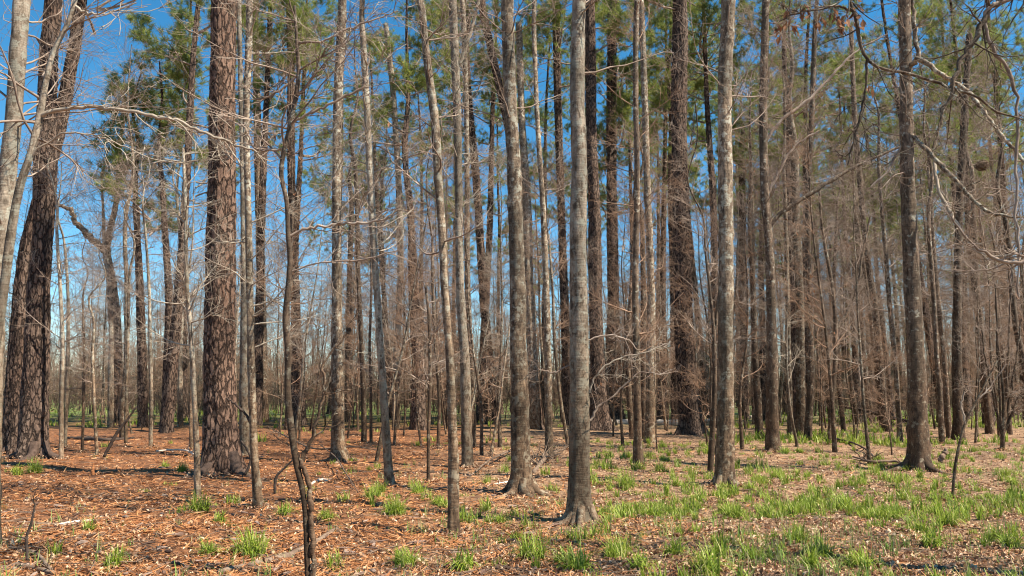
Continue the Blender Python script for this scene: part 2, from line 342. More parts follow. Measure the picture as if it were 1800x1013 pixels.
# ------------------------------------------------------------------ trunks
def trunk_mesh(C, R, style, mat, seed, sides=20, dz=0.09, hi_z=9.0, plates=(0.075, 0.2), depth=0.016):
    """C (k,3) centre line from base up (local), R radii. Rings are level."""
    r = np.random.default_rng(seed)
    H = C[-1, 2]; zz = []; z = -0.12
    while z < H:
        zz.append(z); z += dz if z < hi_z else dz * 5
    zz.append(H); zz = np.array(zz)
    # C^1 interpolation along z through the control rows
    k = np.concatenate([C, R[:, None]], 1); S = smoothpath(k, max(80, len(k) * 10)); o = np.argsort(S[:, 2]); S = S[o]
    cx = np.interp(zz, S[:, 2], S[:, 0]); cy = np.interp(zz, S[:, 2], S[:, 1]); rr = np.interp(zz, S[:, 2], S[:, 3])
    th = np.arange(sides) * 2 * np.pi / sides; TH, ZZ = np.meshgrid(th, zz); RR = np.repeat(rr[:, None], sides, 1)
    ph = r.uniform(0, 6.28, 12); nl = int(r.integers(3, 6))
    fl = np.exp(-np.clip(ZZ, 0, None) / (0.9 * R[0] + 0.12))
    f = 1 + fl * (0.20 * np.cos(nl * TH + ph[0]) + 0.10 * np.cos((nl + 2) * TH + ph[1]))
    f += 0.035 * np.sin(2 * TH + ZZ * 0.8 + ph[2]) + 0.02 * np.sin(3 * TH - ZZ * 2.1 + ph[3])
    f += 0.02 * np.sin(ZZ * 5.1 + ph[4]) * np.sin(TH + ph[5]) + 0.015 * np.sin(ZZ * 11 + ph[6] + TH)
    att = None
    if style == 'pine':
        rm = float(np.interp(2.0, S[:, 2], S[:, 3])); circ = 2 * np.pi * rm
        depth = min(depth, 0.14 * rm)
        def wav(fz, ft, q):          # smooth wandering used to make the plate edges ragged
            return np.sin(ZZ * fz + ph[q % 12] + 1.7 * np.sin(TH * ft + ZZ * fz * 0.43 + ph[(q + 3) % 12])) * np.cos(TH * ft + ph[(q + 5) % 12] + 0.6 * np.sin(ZZ * fz * 1.3))
        def cells(a, b_, off, rag):
            nc = max(5, int(circ / a)); nr = int(H / b_) + 10
            U = TH / (2 * np.pi) * nc + 0.20 * np.sin(ZZ * 3 + ph[7] + off) + rag * (0.22 * wav(9, 5, 1) + 0.13 * wav(23, 11, 2) + 0.10 * wav(47, 17, 4))
            Vv = ZZ / b_ + 0.35 * np.sin(TH * 3 + ph[9]) + rag * (0.25 * wav(7, 7, 6) + 0.15 * wav(29, 13, 8))
            jx = r.uniform(-.46, .46, (nr, nc)); jy = r.uniform(-.5, .5, (nr, nc)); cr = r.uniform(0, 1, (nr, nc))
            iu = np.floor(U).astype(int); iv = np.floor(Vv).astype(int)
            best = np.full(U.shape, 9.0); sec = np.full(U.shape, 9.0); cell = np.zeros(U.shape)
            for du in (-1, 0, 1):
                for dv in (-1, 0, 1):
                    ju = (iu + du) % nc; jv = np.clip(iv + dv + 4, 0, nr - 1)
                    du_ = np.abs(iu + du + .5 + jx[jv, ju] - U); dv_ = np.abs(iv + dv + .5 + jy[jv, ju] - Vv) * 0.8
                    d = 0.6 * np.maximum(du_, dv_) + 0.4 * np.hypot(du_, dv_)
                    nb = d < best; sec = np.where(nb, best, np.minimum(sec, d)); cell = np.where(nb, cr[jv, ju], cell); best = np.where(nb, d, best)
            return sec - best, cell
        e1, cell = cells(*plates, 0, 1.0); e2, cell2 = cells(plates[0] * .5, plates[1] * .42, 2.0, 1.2)
        pl = np.clip(e1 / (0.15 + 0.05 * cell2), 0, 1); pl = pl * pl * (3 - 2 * pl); fine_ = np.clip(e2 / 0.2, 0, 1)
        RR = RR * f + depth * (pl - 1.0) + depth * 0.4 * (cell - 0.5) * pl + depth * 0.3 * (fine_ - .5) * pl + depth * 0.35 * (cell2 - .5) * pl
        RR += depth * 0.55 * np.sin(TH * 5 + ZZ * .3 + ph[11]) + r.normal(0, depth * 0.09, RR.shape) * pl
        cell = np.clip(0.55 * cell + 0.45 * cell2, 0, 1); pl = pl * (0.55 + 0.45 * fine_)
        att = {'plate': pl.ravel(), 'cell': cell.ravel()}
    else:
        # knots and branch scars
        for _ in range(int(8 + H)):
            kz, kt, ks = r.uniform(0.3, min(H, hi_z)), r.uniform(0, 6.28), r.uniform(0.03, 0.07)
            dt = (TH - kt + np.pi) % (2 * np.pi) - np.pi
            f += r.uniform(0.06, 0.22) * np.exp(-((ZZ - kz) / ks) ** 2 - (dt / 0.7) ** 2)
        f += r.normal(0, 0.018, f.shape) + 0.025 * np.sin(ZZ * 8.3 + ph[7] + 2 * np.sin(ZZ * 1.9 + ph[8])) + 0.02 * np.sin(ZZ * 3.1 + ph[9] + 2 * TH)
        RR = RR * f
    V = np.stack([cx[:, None] + RR * np.cos(TH), cy[:, None] + RR * np.sin(TH), ZZ], -1).reshape(-1, 3)
    n = len(zz); i = np.arange(n - 1)[:, None] * sides; j = np.arange(sides)[None, :]; j2 = (j + 1) % sides
    Q = np.stack([i + j, i + j2, i + sides + j2, i + sides + j], -1).reshape(-1, 4)
    cap = (np.arange(sides) + (n - 1) * sides)[None, :]
    return mesh_np('trunk', V, [Q, cap], mat, True, att), S

def bare_crown(S, z0, z1, nb, L, mat, seed, k2=6, k3=4, rmin=0.003, up=0.045, ang=(45, 88), L2=0.48, L3=0.5, m3=3, rmax=0.03, extra=True):
    """leafless branches and twigs on trunk line S (rows x y z r)"""
    r = np.random.default_rng(seed)
    m0 = (S[:, 2] >= z0) & (S[:, 2] <= z1)
    T = S[m0]
    if len(T) < 3: return None
    q = np.linspace(0, len(T) - 1, 24); ii = q.astype(int)
    P0 = T[ii][None, :, :3]; R0 = T[ii][None, :, 3]
    P1, R1 = grow(P0, R0, nb, 0.0, 1.0, L, ang, 8, r, up * 0.8, 0.13, rmax, rmin * 2, 0.35, 0.5)
    P2, R2 = grow(P1, R1, k2, 0.15, 1.0, L * L2, (25, 65), 5, r, up * 0.6, 0.2, rmax, rmin * 1.3, 0.5, 0.7)
    parts = [tubes(P1, R1, 4), tubes(P2, R2, 3)]
    if k3:
        P3, R3 = grow(P2, R2, k3, 0.1, 1.0, L * L2 * L3, (25, 70), m3, r, up * 0.4, 0.25, rmax, rmin, 0.4, 0.8)
        parts.append(tubes(P3, R3, 3))
    V, Fs = join(parts)
    return mesh_np('crown', V, Fs, mat)

def leaf_quads(C, size, r, fold=0.35, droop=None, aspect=0.55):
    """folded leaves (2 quads -> 4 tris) with a pointed outline; C (n,3)"""
    n = len(C); a = r.uniform(0, 6.28, n); tilt = r.normal(0, 0.45, n) if droop is None else droop + r.normal(0, 0.3, n)
    d = np.stack([np.cos(a) * np.cos(tilt), np.sin(a) * np.cos(tilt), np.sin(tilt)], 1)
    s = np.stack([-np.sin(a), np.cos(a), r.normal(0, 0.35, n)], 1); s /= np.linalg.norm(s, axis=1, keepdims=True)
    nn = np.cross(d, s); sz = (size * r.uniform(0.55, 1.25, n))[:, None]; w = aspect * r.uniform(0.6, 1.1, (n, 1)); cu = r.uniform(-0.1, fold, (n, 1))
    v = [C, C + sz * (0.45 * d + w * 0.5 * s + cu * nn), C + sz * (d + 0.3 * cu * nn), C + sz * (0.45 * d - w * 0.5 * s + cu * nn), C + sz * 0.5 * d]
    V = np.stack(v, 1).reshape(-1, 3); b = np.arange(n)[:, None] * 5
    Fq = np.concatenate([b + np.array([0, 1, 2, 4]), b + np.array([0, 4, 2, 3])], 0)
    return V, Fq

def needle_tufts(C, Dr, size, k, r, width=0.012):
    """k needle triangles bursting from every tuft centre"""
    n = len(C); d = r.normal(size=(n, k, 3)) + Dr[:, None, :] * 0.9; d[..., 2] += 0.15; d /= np.linalg.norm(d, axis=2, keepdims=True)
    s = np.cross(d, r.normal(size=(n, k, 3))); s /= np.linalg.norm(s, axis=2, keepdims=True)
    ln = size * r.uniform(0.6, 1.1, (n, k, 1)); c = C[:, None, :] + r.normal(0, size * 0.10, (n, k, 3))
    V = np.stack([c - s * width * .5, c + s * width * .5, c + d * ln], 2).reshape(-1, 3)
    return V, np.arange(len(V)).reshape(-1, 3)

def pine_crown(seed, z0, z1, nb=26, L=3.6, kt=9, tuft=26, rad=0.12, width=0.019):
    """limbs, twigs and needle tufts of a pine between z0 and z1 of a trunk at the origin"""
    r = np.random.default_rng(seed)
    zz = np.linspace(z0, z1, 20); P0 = np.stack([0 * zz, 0 * zz, zz], 1)[None]; R0 = np.linspace(rad, 0.03, 20)[None]
    P1, R1 = grow(P0, R0, nb, 0.0, 1.0, L, (55, 95), 9, r, 0.07, 0.14, 0.05, 0.012, 0.45, 0.45)
    P2, R2 = grow(P1, R1, kt, 0.25, 1.0, L * 0.42, (25, 60), 5, r, 0.12, 0.18, 0.02, 0.006, 0.4, 0.6)
    P3, R3 = grow(P2, R2, 3, 0.2, 1.0, L * 0.16, (20, 60), 3, r, 0.12, 0.2, 0.01, 0.005, 0.3, 0.6)
    wood = join([tubes(P1, R1, 4), tubes(P2, R2, 3), tubes(P3, R3, 3)])
    ends = np.concatenate([P2[:, -1], P2[:, 3], P3[:, -1], P3[:, 1]]); dr = np.concatenate([P2[:, -1] - P2[:, -2], P2[:, 3] - P2[:, 2], P3[:, -1] - P3[:, -2], P3[:, 1] - P3[:, 0]])
    keep = r.uniform(size=len(ends)) < 0.6; ends = ends[keep]; dr = dr[keep]; dr /= np.linalg.norm(dr, axis=1, keepdims=True)
    nv, nf = needle_tufts(ends, dr, 0.32, tuft + 4, r, width)
    return mesh_np('crown', wood[0], wood[1], M['twig']), mesh_np('needles', nv, [nf], M['needle'], False)

TREES = []      # every tree: dict(root, px, look, landmark)

def trace(style, pts, H, crown=None, mat=None, depth=None, name='tree', look=None, sides=None, label=None, key=None, group=None, wob=0.0, pinecrown=None):
    """pts: photo rows (x, y, width) of a trunk from its foot up; the foot gives the distance"""
    seed = int(pts[0][0] * 7 + pts[0][1] * 13)
    r = np.random.default_rng(seed)
    if depth is None: bx, D = on_ground(pts[0][0], pts[0][1])
    else:
        D = depth; bx = None
    C = []; R = []
    for j, (x, y, w) in enumerate(pts):
        p, t = at_depth(x, y, D); C.append(p); R.append(w * t / F / 2)
    C = np.array(C); R = np.array(R)
    if C[0, 2] > 0.05 or depth is not None:      # foot hidden or outside the frame: carry the line down to the ground
        d = (C[0] - C[1]) / max(1e-3, C[1, 2] - C[0, 2]) * C[0, 2] * 0.6; d[2] = -C[0, 2]
        if C[0, 2] > 0.15:
            C = np.vstack([C[0] + d, C]); R = np.concatenate([[R[0] * 1.25], R])
        else: C[0, 2] = 0
    base = C[0].copy(); base[2] = float(ground(base[0], base[1])) - 0.02
    C = C - np.array([C[0, 0], C[0, 1], 0]); C[:, 2] -= C[0, 2]
    keep = [0]
    for j in range(1, len(C)):
        if C[j, 2] > C[keep[-1], 2] + 0.05: keep.append(j)
    C = C[keep]; R = R[keep]
    # carry the trunk on above the frame
    top = C[-1, 2]
    if H > top + 1:
        d = (C[-1] - C[-2]) / (C[-1, 2] - C[-2, 2]); d[:2] = np.clip(d[:2], -0.15, 0.15)
        n = 4
        for q in range(1, n + 1):
            f = q / n; z = (H - top) * f
            C = np.vstack([C, [C[len(keep) - 1, 0] + d[0] * z * 0.7 + r.normal(0, 0.12), C[len(keep) - 1, 1] + r.normal(0, 0.15), top + z]])
            R = np.append(R, max(0.012, R[len(keep) - 1] * (1 - 0.85 * f)))
    H = C[-1, 2]
    if wob:
        C[1:, 1] += r.normal(0, wob, len(C) - 1)
    pine = style in ('pine', 'darkpine')
    vis = (EYE + D * 0.62)
    rb = float(np.median(R[:max(2, len(keep))]))
    if pine:
        near = D < 22
        sd_ = sides or (108 if near else 40); dz = 0.028 if near else 0.1
        me, S = trunk_mesh(C, R, 'pine', M[style], seed, sd_, dz, vis, (0.125, 0.34) if near else (0.15, 0.5), 0.019 if near else 0.028)
    else:
        sd_ = sides or (22 if D < 14 else 12 if D < 30 else 8)
        me, S = trunk_mesh(C, R, 'smooth', M[mat or style], seed, sd_, 0.06 if D < 14 else 0.12 if D < 30 else 0.3, vis)
    root = empty(name, base); tr = link('trunk', me, root)
    if crown:
        z0, nb, L, k2, k3, tm = crown
        cm = bare_crown(S, z0, H, int(nb * (1.7 if pts[0][0] > 1290 and D > 18 else 1.15)), L * 1.15, M[tm], seed + 5, k2 + 1, k3 + (D < 12), 0.0011 + D * 0.00006, rmax=0.013, L2=0.52, L3=0.5, m3=3 if D < 12 else 2)
        if cm: link('crown', cm, root)
    if D < 24 and R[0] > 0.045:
        nr_ = int(r.integers(4, 7)); a0 = r.uniform(0, 6.28)
        for q in range(nr_):
            an = a0 + 6.28 * q / nr_ + r.normal(0, .25); ln = R[0] * r.uniform(2.0, 3.6); dd_ = np.array([math.cos(an), math.sin(an)]); dd2 = np.array([math.cos(an + r.normal(0, .4)), math.sin(an + r.normal(0, .4))])
            rr_ = R[0] * r.uniform(.2, .34); P_ = np.array([[*(dd_ * R[0] * .45), R[0] * .9 + .02], [*(dd_ * R[0] * .95), R[0] * .28], [*(dd_ * R[0] * 1.3 + dd2 * ln * .2), .012], [*(dd_ * R[0] * 1.3 + dd2 * ln * .6), -.01 - rr_ * .3]])
            S_ = smoothpath(P_, 9); V_, Q_ = tubes(S_[None], (rr_ * np.linspace(1.15, .35, 9))[None], 7); link('root', mesh_np('root', V_, [Q_], M[mat or style] if not pine else M['rootbark']), root)
    TREES.append(dict(root=root, px=pts[0][0], look=look, label=label, key=key, D=D, group=group, r=rb, style=style, lean=(C[min(len(C) - 1, 3), 0]) / max(1, C[min(len(C) - 1, 3), 2])))
    return root, S, D, base

def limb(root, base, D, pts, mat, seed=1, dys=None, k2=7, k3=3, L=0.7, name='branch', rmin=0.003, tw=None):
    """a traced limb (photo rows x, y, width) with its own twigs, a part of the tree"""
    r = np.random.default_rng(seed); C = []; n = len(pts)
    for j, (x, y, w) in enumerate(pts):
        dd = D + (dys * j / (n - 1) if dys else 0)
        p, t = at_depth(x, y, dd); C.append([*(p - np.array(base)), w * t / F / 2])
    S = smoothpath(np.array(C), n * 5)
    S[1:-1, :3] += r.normal(0, 1, (len(S) - 2, 3)) * (0.004 + 0.22 * S[1:-1, 3:4]); S[:, 3] *= r.uniform(.86, 1.12, len(S))
    P = S[None, :, :3]; R = S[None, :, 3]
    parts = [tubes(P, R, 9)]
    if k2:
        P2, R2 = grow(P, R, k2, 0.12, 1.0, L, (25, 70), 6, r, 0.04, 0.2, 0.012, rmin * 1.1, 0.3, 0.45); parts.append(tubes(P2, R2, 4))
        if k3:
            P3, R3 = grow(P2, R2, k3, 0.15, 1.0, L * 0.45, (25, 65), 4, r, 0.03, 0.22, 0.02, rmin, 0.3, 0.7); parts.append(tubes(P3, R3, 3))
    V, Fs = join(parts)
    return link(name, mesh_np(name, V, Fs, M[mat]), root)

def leaves_on(root, C, size, seed, name='dead_leaves', mat='deadleaf', droop=-1.1):
    r = np.random.default_rng(seed); V, Fq = leaf_quads(np.asarray(C, float), size, r, 0.3, droop)
    return link(name, mesh_np(name, V, [Fq], M[mat], False), root)

# ---- crown recipes: start height, branches, length, twigs, twiglets, material
TW = lambda z0, nb, L, k2=6, k3=4, m='twig': (z0, nb, L, k2, k3, m)

exec_trees = []
# --- the near and middle trees that the photograph shows one by one
# leftmost pale trunk, mostly outside the frame
trace('pale', [(-16, 760, 34), (-8, 560, 31), (3, 420, 29), (14, 300, 27), (25, 200, 26), (31, 100, 26), (38, 0, 26)], 12, TW(3, 16, 2.0), depth=8.5,
      label='smooth pale grey trunk leaning in at the far left edge', key='pale edge trunk', name='bare_tree')
rt, S, D, b = trace('pale', [(-22, 760, 17), (-8, 600, 16), (8, 500, 15), (21, 400, 14), (36, 320, 13), (53, 270, 12), (70, 200, 12), (80, 145, 10), (93, 90, 9), (118, 40, 8), (132, 0, 7)], 6.2, TW(3.2, 12, 1.3), depth=6.5,
      label='thin pale curved tree with one long arching branch, at the left edge', name='curved_tree', sides=20)
limb(rt, b, D, [(73, 204, 8), (100, 193, 7), (150, 189, 6.5), (210, 193, 6), (270, 203, 6), (320, 216, 5), (370, 238, 5), (420, 256, 4), (452, 268, 3)], 'paletwig', 3, k2=12, k3=5, L=0.55)
limb(rt, b, D, [(128, 10, 5), (160, 25, 4), (200, 20, 3), (240, 5, 2)], 'paletwig', 4, k2=6, k3=4)
limb(rt, b, D, [(50, 278, 4), (100, 240, 3), (150, 235, 3), (230, 262, 2)], 'paletwig', 14, k2=6, k3=4)
# forked pine: two trunks side by side on one foot
trace('darkpine', [(60, 806, 56), (58, 780, 48), (61, 700, 43), (65, 600, 39), (68, 506, 36), (76, 400, 33), (79, 300, 38), (81, 230, 31), (86, 100, 28), (94, 0, 27)], 21, None,
      label='thick dark scaly pine trunk at the left, right one of a close pair', key='paired pine', name='pine_tree')
trace('darkpine', [(22, 806, 38), (24, 770, 34), (30, 640, 30), (40, 506, 27), (50, 430, 26), (80, 320, 23), (104, 225, 22), (128, 100, 20), (143, 0, 18)], 20, None, depth=21.5,
      label='dark scaly pine crossing behind its thicker neighbour at the left', name='pine_tree', sides=90)
# the big scaly pine
trace('pine', [(394, 834, 80), (390, 805, 66), (388, 720, 57), (386, 606, 51), (388, 506, 50), (391, 300, 46), (392, 150, 44), (394, 0, 41)], 22, None,
      label='massive straight pine with thick reddish scaly bark plates', key='big scaly pine', name='pine_tree')
trace('pale', [(432, 800, 22), (431, 700, 20), (429, 550, 12), (427, 420, 8), (426, 300, 8), (423, 150, 8), (420, 0, 8)], 13, TW(3, 24, 1.8), name='bare_tree')
rt, S, D, b = trace('gum', [(456, 893, 20), (452, 860, 17), (447, 790, 14), (442, 650, 13), (440, 550, 12), (436, 350, 11), (433, 200, 11), (438, 60, 12), (439, 0, 12)], 12, TW(2.2, 24, 1.4, m='paletwig'),
      label='slender grey trunk standing just right of the massive scaly pine', name='bare_tree')
limb(rt, b, D, [(445, 745, 5), (418, 715, 4), (398, 700, 3)], 'darkwood', 8, k2=0)
trace('gum', [(464, 742, 20), (462, 650, 18), (460, 550, 16), (455, 350, 14), (452, 200, 13), (448, 0, 11)], 19, TW(4, 30, 2.4), mat='brown')
trace('darkpine', [(527, 748, 24), (523, 650, 19), (519, 506, 15), (512, 300, 13), (511, 100, 12), (509, 0, 12)], 24)
# crooked sapling in front
rt, S, D, b = trace('gum', [(543, 1020, 11), (541, 1000, 10), (539, 930, 9.5), (536, 880, 9.5), (530, 840, 10), (521, 800, 12), (512, 740, 12), (506, 680, 11), (507, 606, 11), (502, 550, 10), (507, 500, 10), (510, 450, 9), (507, 400, 9), (504, 340, 8), (495, 300, 8), (498, 262, 8), (510, 210, 8), (525, 130, 8), (522, 60, 6), (518, 0, 5)], 6.2, TW(3.5, 10, 1.2, m='twig'), mat='brown',
      label='thin crooked sapling with a twin lower stem, nearest the camera', key='crooked sapling', name='sapling', sides=18)
limb(rt, b, D, [(551, 1018, 11), (549, 930, 10), (546, 880, 9.5), (539, 840, 9), (528, 808, 8), (523, 796, 7)], 'brown', 5, k2=0, name='second_stem')
limb(rt, b, D, [(526, 812, 8), (550, 768, 7), (556, 746, 6), (570, 682, 5), (568, 641, 5), (588, 612, 4), (610, 586, 3)], 'brown', 6, k2=5, k3=3)
limb(rt, b, D, [(510, 215, 6), (550, 197, 5), (595, 175, 4.5), (635, 155, 4), (645, 125, 3), (650, 90, 2)], 'twig', 7, k2=8, k3=4)
limb(rt, b, D, [(525, 75, 5), (570, 72, 4), (605, 55, 4), (650, 37, 3), (700, 20, 2)], 'twig', 8, k2=8, k3=4)
limb(rt, b, D, [(510, 415, 6), (520, 408, 5), (540, 403, 5), (590, 395, 4.5), (650, 390, 4), (685, 380, 3), (710, 350, 2)], 'twig', 9, k2=9, k3=4)
limb(rt, b, D, [(524, 132, 5), (490, 160, 4), (455, 175, 3), (430, 150, 2)], 'twig', 10, k2=7, k3=4)
limb(rt, b, D, [(508, 480, 3), (560, 462, 3), (640, 456, 3), (700, 440, 2)], 'twig', 11, k2=7, k3=3)
limb(rt, b, D, [(499, 262, 4), (450, 262, 3), (430, 225, 3), (400, 210, 2)], 'twig', 12, k2=7, k3=3)
LP = [at_depth(x, y, D)[0] - b for x, y in [(480, 236), (478, 240), (560, 270), (563, 273), (557, 268), (525, 275), (528, 278), (470, 165), (515, 340), (520, 338), (683, 215)]]
leaves_on(rt, LP, 0.055, 11)
# straight gum
trace('gum', [(597, 810, 36), (595, 780, 25), (593, 650, 21), (592, 506, 18), (592, 300, 16), (595, 150, 16), (602, 0, 15)], 16, TW(5.5, 26, 2.0),
      label='straight grey trunk with flared foot, between scaly pine and slanting tree', key='straight grey trunk', name='bare_tree')
trace('pale', [(686, 856, 20), (683, 830, 17), (677, 731, 14), (670, 631, 13), (662, 506, 12), (657, 425, 12), (652, 325, 12), (648, 250, 12), (643, 150, 11), (640, 100, 11), (637, 0, 9)], 11, TW(3.2, 22, 1.5, m='paletwig'),
      label='pale slim trunk slanting left as it rises', key='slanting pale trunk', name='bare_tree')
trace('pale', [(697, 752, 13), (696, 650, 12), (704, 480, 11), (702, 350, 11), (697, 250, 11), (690, 150, 10), (678, 40, 9)], 15, TW(4, 26, 2.0))
trace('gum', [(753, 850, 7), (753, 780, 6), (756, 650, 6), (754, 560, 5), (748, 500, 4)], 3.6, TW(1.6, 14, 0.8), mat='brown', name='sapling')
trace('gum', [(799, 935, 26), (797, 900, 21), (797, 806, 19), (794, 706, 16), (790, 606, 15), (782, 506, 14), (777, 400, 14), (770, 300, 15), (765, 210, 15), (755, 130, 14), (747, 65, 12), (740, 0, 11)], 10, TW(3.2, 18, 1.3),
      label='grey trunk with ringed lower bark, foot in open leaf litter', key='ringed trunk', name='bare_tree')
rt, S, D, b = trace('pale', [(822, 820, 25), (821, 790, 20), (817, 631, 17), (809, 506, 15), (805, 250, 14), (800, 100, 14), (796, 0, 14)], 13, TW(5, 22, 1.6, m='paletwig'),
      label='pale tall trunk with a side stem forking off near the top', name='bare_tree')
limb(rt, b, D, [(808, 115, 7), (820, 78, 7), (834, 35, 6), (843, -5, 6)], 'pale', 5, k2=6, k3=3)
trace('gum', [(831, 785, 14), (828, 640, 11), (822, 506, 10), (820, 200, 9), (813, 0, 9)], 16, TW(4.5, 24, 1.9))
trace('darkpine', [(868, 745, 26), (860, 640, 17), (850, 520, 15), (836, 300, 13), (826, 200, 12), (818, 60, 12)], 24)
trace('darkpine', [(944, 748, 22), (936, 620, 17), (925, 480, 15), (908, 330, 15), (893, 220, 15), (875, 140, 14), (850, 25, 13), (846, 0, 13)], 24, depth=36)
# trunk with swollen foot
trace('pale', [(917, 868, 58), (916, 845, 44), (915, 800, 36), (914, 691, 31), (911, 600, 28), (910, 506, 27), (907, 400, 26), (904, 300, 25), (898, 200, 24), (895, 100, 23), (892, 0, 22)], 14, TW(6, 22, 1.8), mat='gum',
      label='pale brown trunk with a swollen foot among short grass', key='swollen trunk', name='bare_tree')
rt, S, D, b = trace('gum', [(941, 755, 20), (936, 620, 17), (930, 506, 16), (926, 350, 15), (917, 200, 12), (912, 40, 11)], 18, TW(6, 18, 2.0), label='dull trunk with an orange bare patch, behind the swollen trunk', name='bare_tree')
trace('gum', [(966, 808, 22), (965, 780, 15), (963, 631, 12), (960, 506, 11), (955, 375, 10), (947, 250, 9), (942, 150, 8), (940, 0, 8)], 14, TW(5, 24, 1.7))
trace('darkpine', [(1000, 748, 22), (994, 600, 16), (991, 506, 14), (983, 250, 13), (977, 0, 13)], 25)
# lichen spotted trunk
rt, S, D, b = trace('gum', [(1022, 915, 62), (1021, 895, 46), (1019, 860, 39), (1019, 806, 36), (1018, 656, 33), (1017, 506, 30), (1016, 400, 29), (1018, 300, 28), (1015, 150, 27), (1018, 0, 23)], 13, TW(5.5, 20, 1.8), mat='pale',
      label='sturdy grey trunk spotted with pale lichen, centre of the clearing', key='lichen trunk', name='bare_tree', sides=30)
limb(rt, b, D, [(1036, 740, 5), (1050, 718, 4), (1070, 703, 3), (1100, 675, 3), (1125, 655, 2.4), (1165, 660, 1.5)], 'twig', 21, k2=8, k3=4, L=0.5)
limb(rt, b, D, [(1036, 690, 4), (1045, 665, 3), (1070, 640, 3), (1100, 627, 2.4), (1130, 622, 2), (1180, 600, 1.3)], 'paletwig', 22, k2=9, k3=5, L=0.55)
limb(rt, b, D, [(1030, 600, 3), (1060, 590, 3), (1100, 596, 3), (1120, 615, 2)], 'twig', 23, k2=7, k3=4, L=0.5)
limb(rt, b, D, [(1003, 640, 3), (975, 655, 3), (945, 650, 2), (930, 655, 2)], 'twig', 24, k2=6, k3=3, L=0.4)
LP = [at_depth(x, y, D)[0] - b for x, y in [(997, 628), (1050, 675), (1056, 672), (990, 638), (1195, 604), (930, 190)]]
leaves_on(rt, LP, 0.06, 12)
trace('darkpine', [(1054, 757, 52), (1053, 735, 36), (1050, 650, 27), (1046, 506, 23), (1045, 400, 22), (1040, 250, 19), (1037, 0, 17)], 25,
      label='dark pine with flared shaggy foot, right behind the lichen trunk', name='pine_tree')
trace('darkpine', [(1083, 742, 34), (1082, 700, 24), (1078, 506, 20), (1075, 250, 18), (1076, 0, 16)], 25)
trace('gum', [(1122, 822, 18), (1121, 760, 15), (1120, 680, 13), (1117, 506, 11), (1120, 300, 10), (1117, 150, 10), (1120, 0, 9)], 13, TW(2.4, 34, 1.7, m='redtwig'), mat='brown')
trace('gum', [(1112, 772, 10), (1106, 700, 10), (1103, 600, 9), (1110, 506, 8), (1115, 350, 7)], 11, TW(2.4, 28, 1.7, m='redtwig'), mat='brown')
trace('pale', [(1143, 778, 23), (1143, 740, 19), (1144, 656, 17), (1144, 506, 14), (1137, 300, 12), (1132, 130, 11), (1127, 0, 10)], 14, TW(4.5, 28, 1.8, m='redtwig'), mat='gum')
trace('gum', [(1132, 772, 12), (1132, 650, 12), (1131, 506, 10), (1128, 380, 8)], 12, TW(3, 26, 1.6), mat='brown')
# dark leaning pine
trace('darkpine', [(1216, 764, 54), (1214, 748, 42), (1209, 690, 37), (1203, 600, 35), (1200, 506, 32), (1197, 350, 28), (1194, 200, 27), (1195, 0, 25)], 25,
      label='thick dark furrowed pine leaning left, roots gripping the litter', key='dark furrowed pine', name='pine_tree', sides=80)
trace('darkpine', [(1187, 745, 16), (1186, 650, 14), (1184, 506, 13), (1180, 300, 12)], 24)
rt, S, D, b = trace('gum', [(1248, 834, 11), (1252, 760, 10), (1256, 680, 8), (1255, 590, 7), (1249, 520, 5), (1240, 440, 4)], 7.5, TW(2.3, 20, 1.3), mat='brown', name='sapling')
limb(rt, b, D, [(1255, 600, 5), (1262, 540, 5), (1266, 470, 4), (1262, 400, 3)], 'brown', 31, k2=6)
# notched trunk
rt, S, D, b = trace('gum', [(1274, 854, 42), (1274, 838, 35), (1274, 806, 31), (1275, 706, 28), (1276, 506, 26), (1276, 400, 26), (1275, 300, 25), (1274, 150, 23), (1280, 0, 23)], 14, TW(6, 22, 1.8),
      label='sturdy brown-grey trunk with a dark notch at its foot', key='notched trunk', name='bare_tree', sides=28)
limb(rt, b, D, [(1286, 60, 4), (1265, 40, 4), (1255, 52, 3)], 'twig', 32, k2=3)
trace('gum', [(1326, 745, 9), (1324, 640, 8), (1324, 506, 8), (1322, 350, 7)], 14, TW(2.5, 30, 2.0))
trace('darkpine', [(1310, 730, 14), (1308, 640, 13), (1306, 506, 12), (1304, 300, 11)], 20, depth=48)
trace('gum', [(1335, 768, 14), (1332, 700, 13), (1326, 600, 10), (1324, 506, 9)], 14, TW(3, 30, 2.0), mat='brown')
# limbed trunk
rt, S, D, b = trace('gum', [(1360, 796, 28), (1358, 770, 23), (1357, 650, 20), (1355, 506, 17), (1351, 420, 15), (1345, 350, 15), (1342, 250, 14), (1342, 150, 14), (1346, 0, 13)], 13, TW(6, 22, 1.9), mat='brown',
      label='brown trunk sending two long limbs up to the right', key='limbed trunk', name='bare_tree')
limb(rt, b, D, [(1344, 252, 7), (1362, 225, 6), (1380, 205, 6), (1425, 172, 5), (1475, 120, 4), (1505, 90, 3), (1560, 60, 2)], 'twig', 33, k2=14, k3=5, L=1.2)
limb(rt, b, D, [(1354, 402, 8), (1365, 382, 8), (1395, 360, 8), (1450, 325, 7), (1500, 295, 6), (1580, 260, 4), (1620, 250, 3)], 'brown', 34, k2=12, k3=5, L=1.2)
limb(rt, b, D, [(1346, 350, 5), (1370, 300, 5), (1400, 255, 4), (1440, 230, 3)], 'twig', 35, k2=9, k3=5, L=1.1)
trace('gum', [(1390, 770, 11), (1387, 650, 9), (1384, 506, 8), (1380, 350, 7)], 14, TW(3, 30, 2.0), mat='gum')
trace('gum', [(1408, 768, 19), (1407, 650, 16), (1405, 506, 15), (1400, 400, 14), (1395, 250, 13)], 17, TW(5, 26, 2.2))
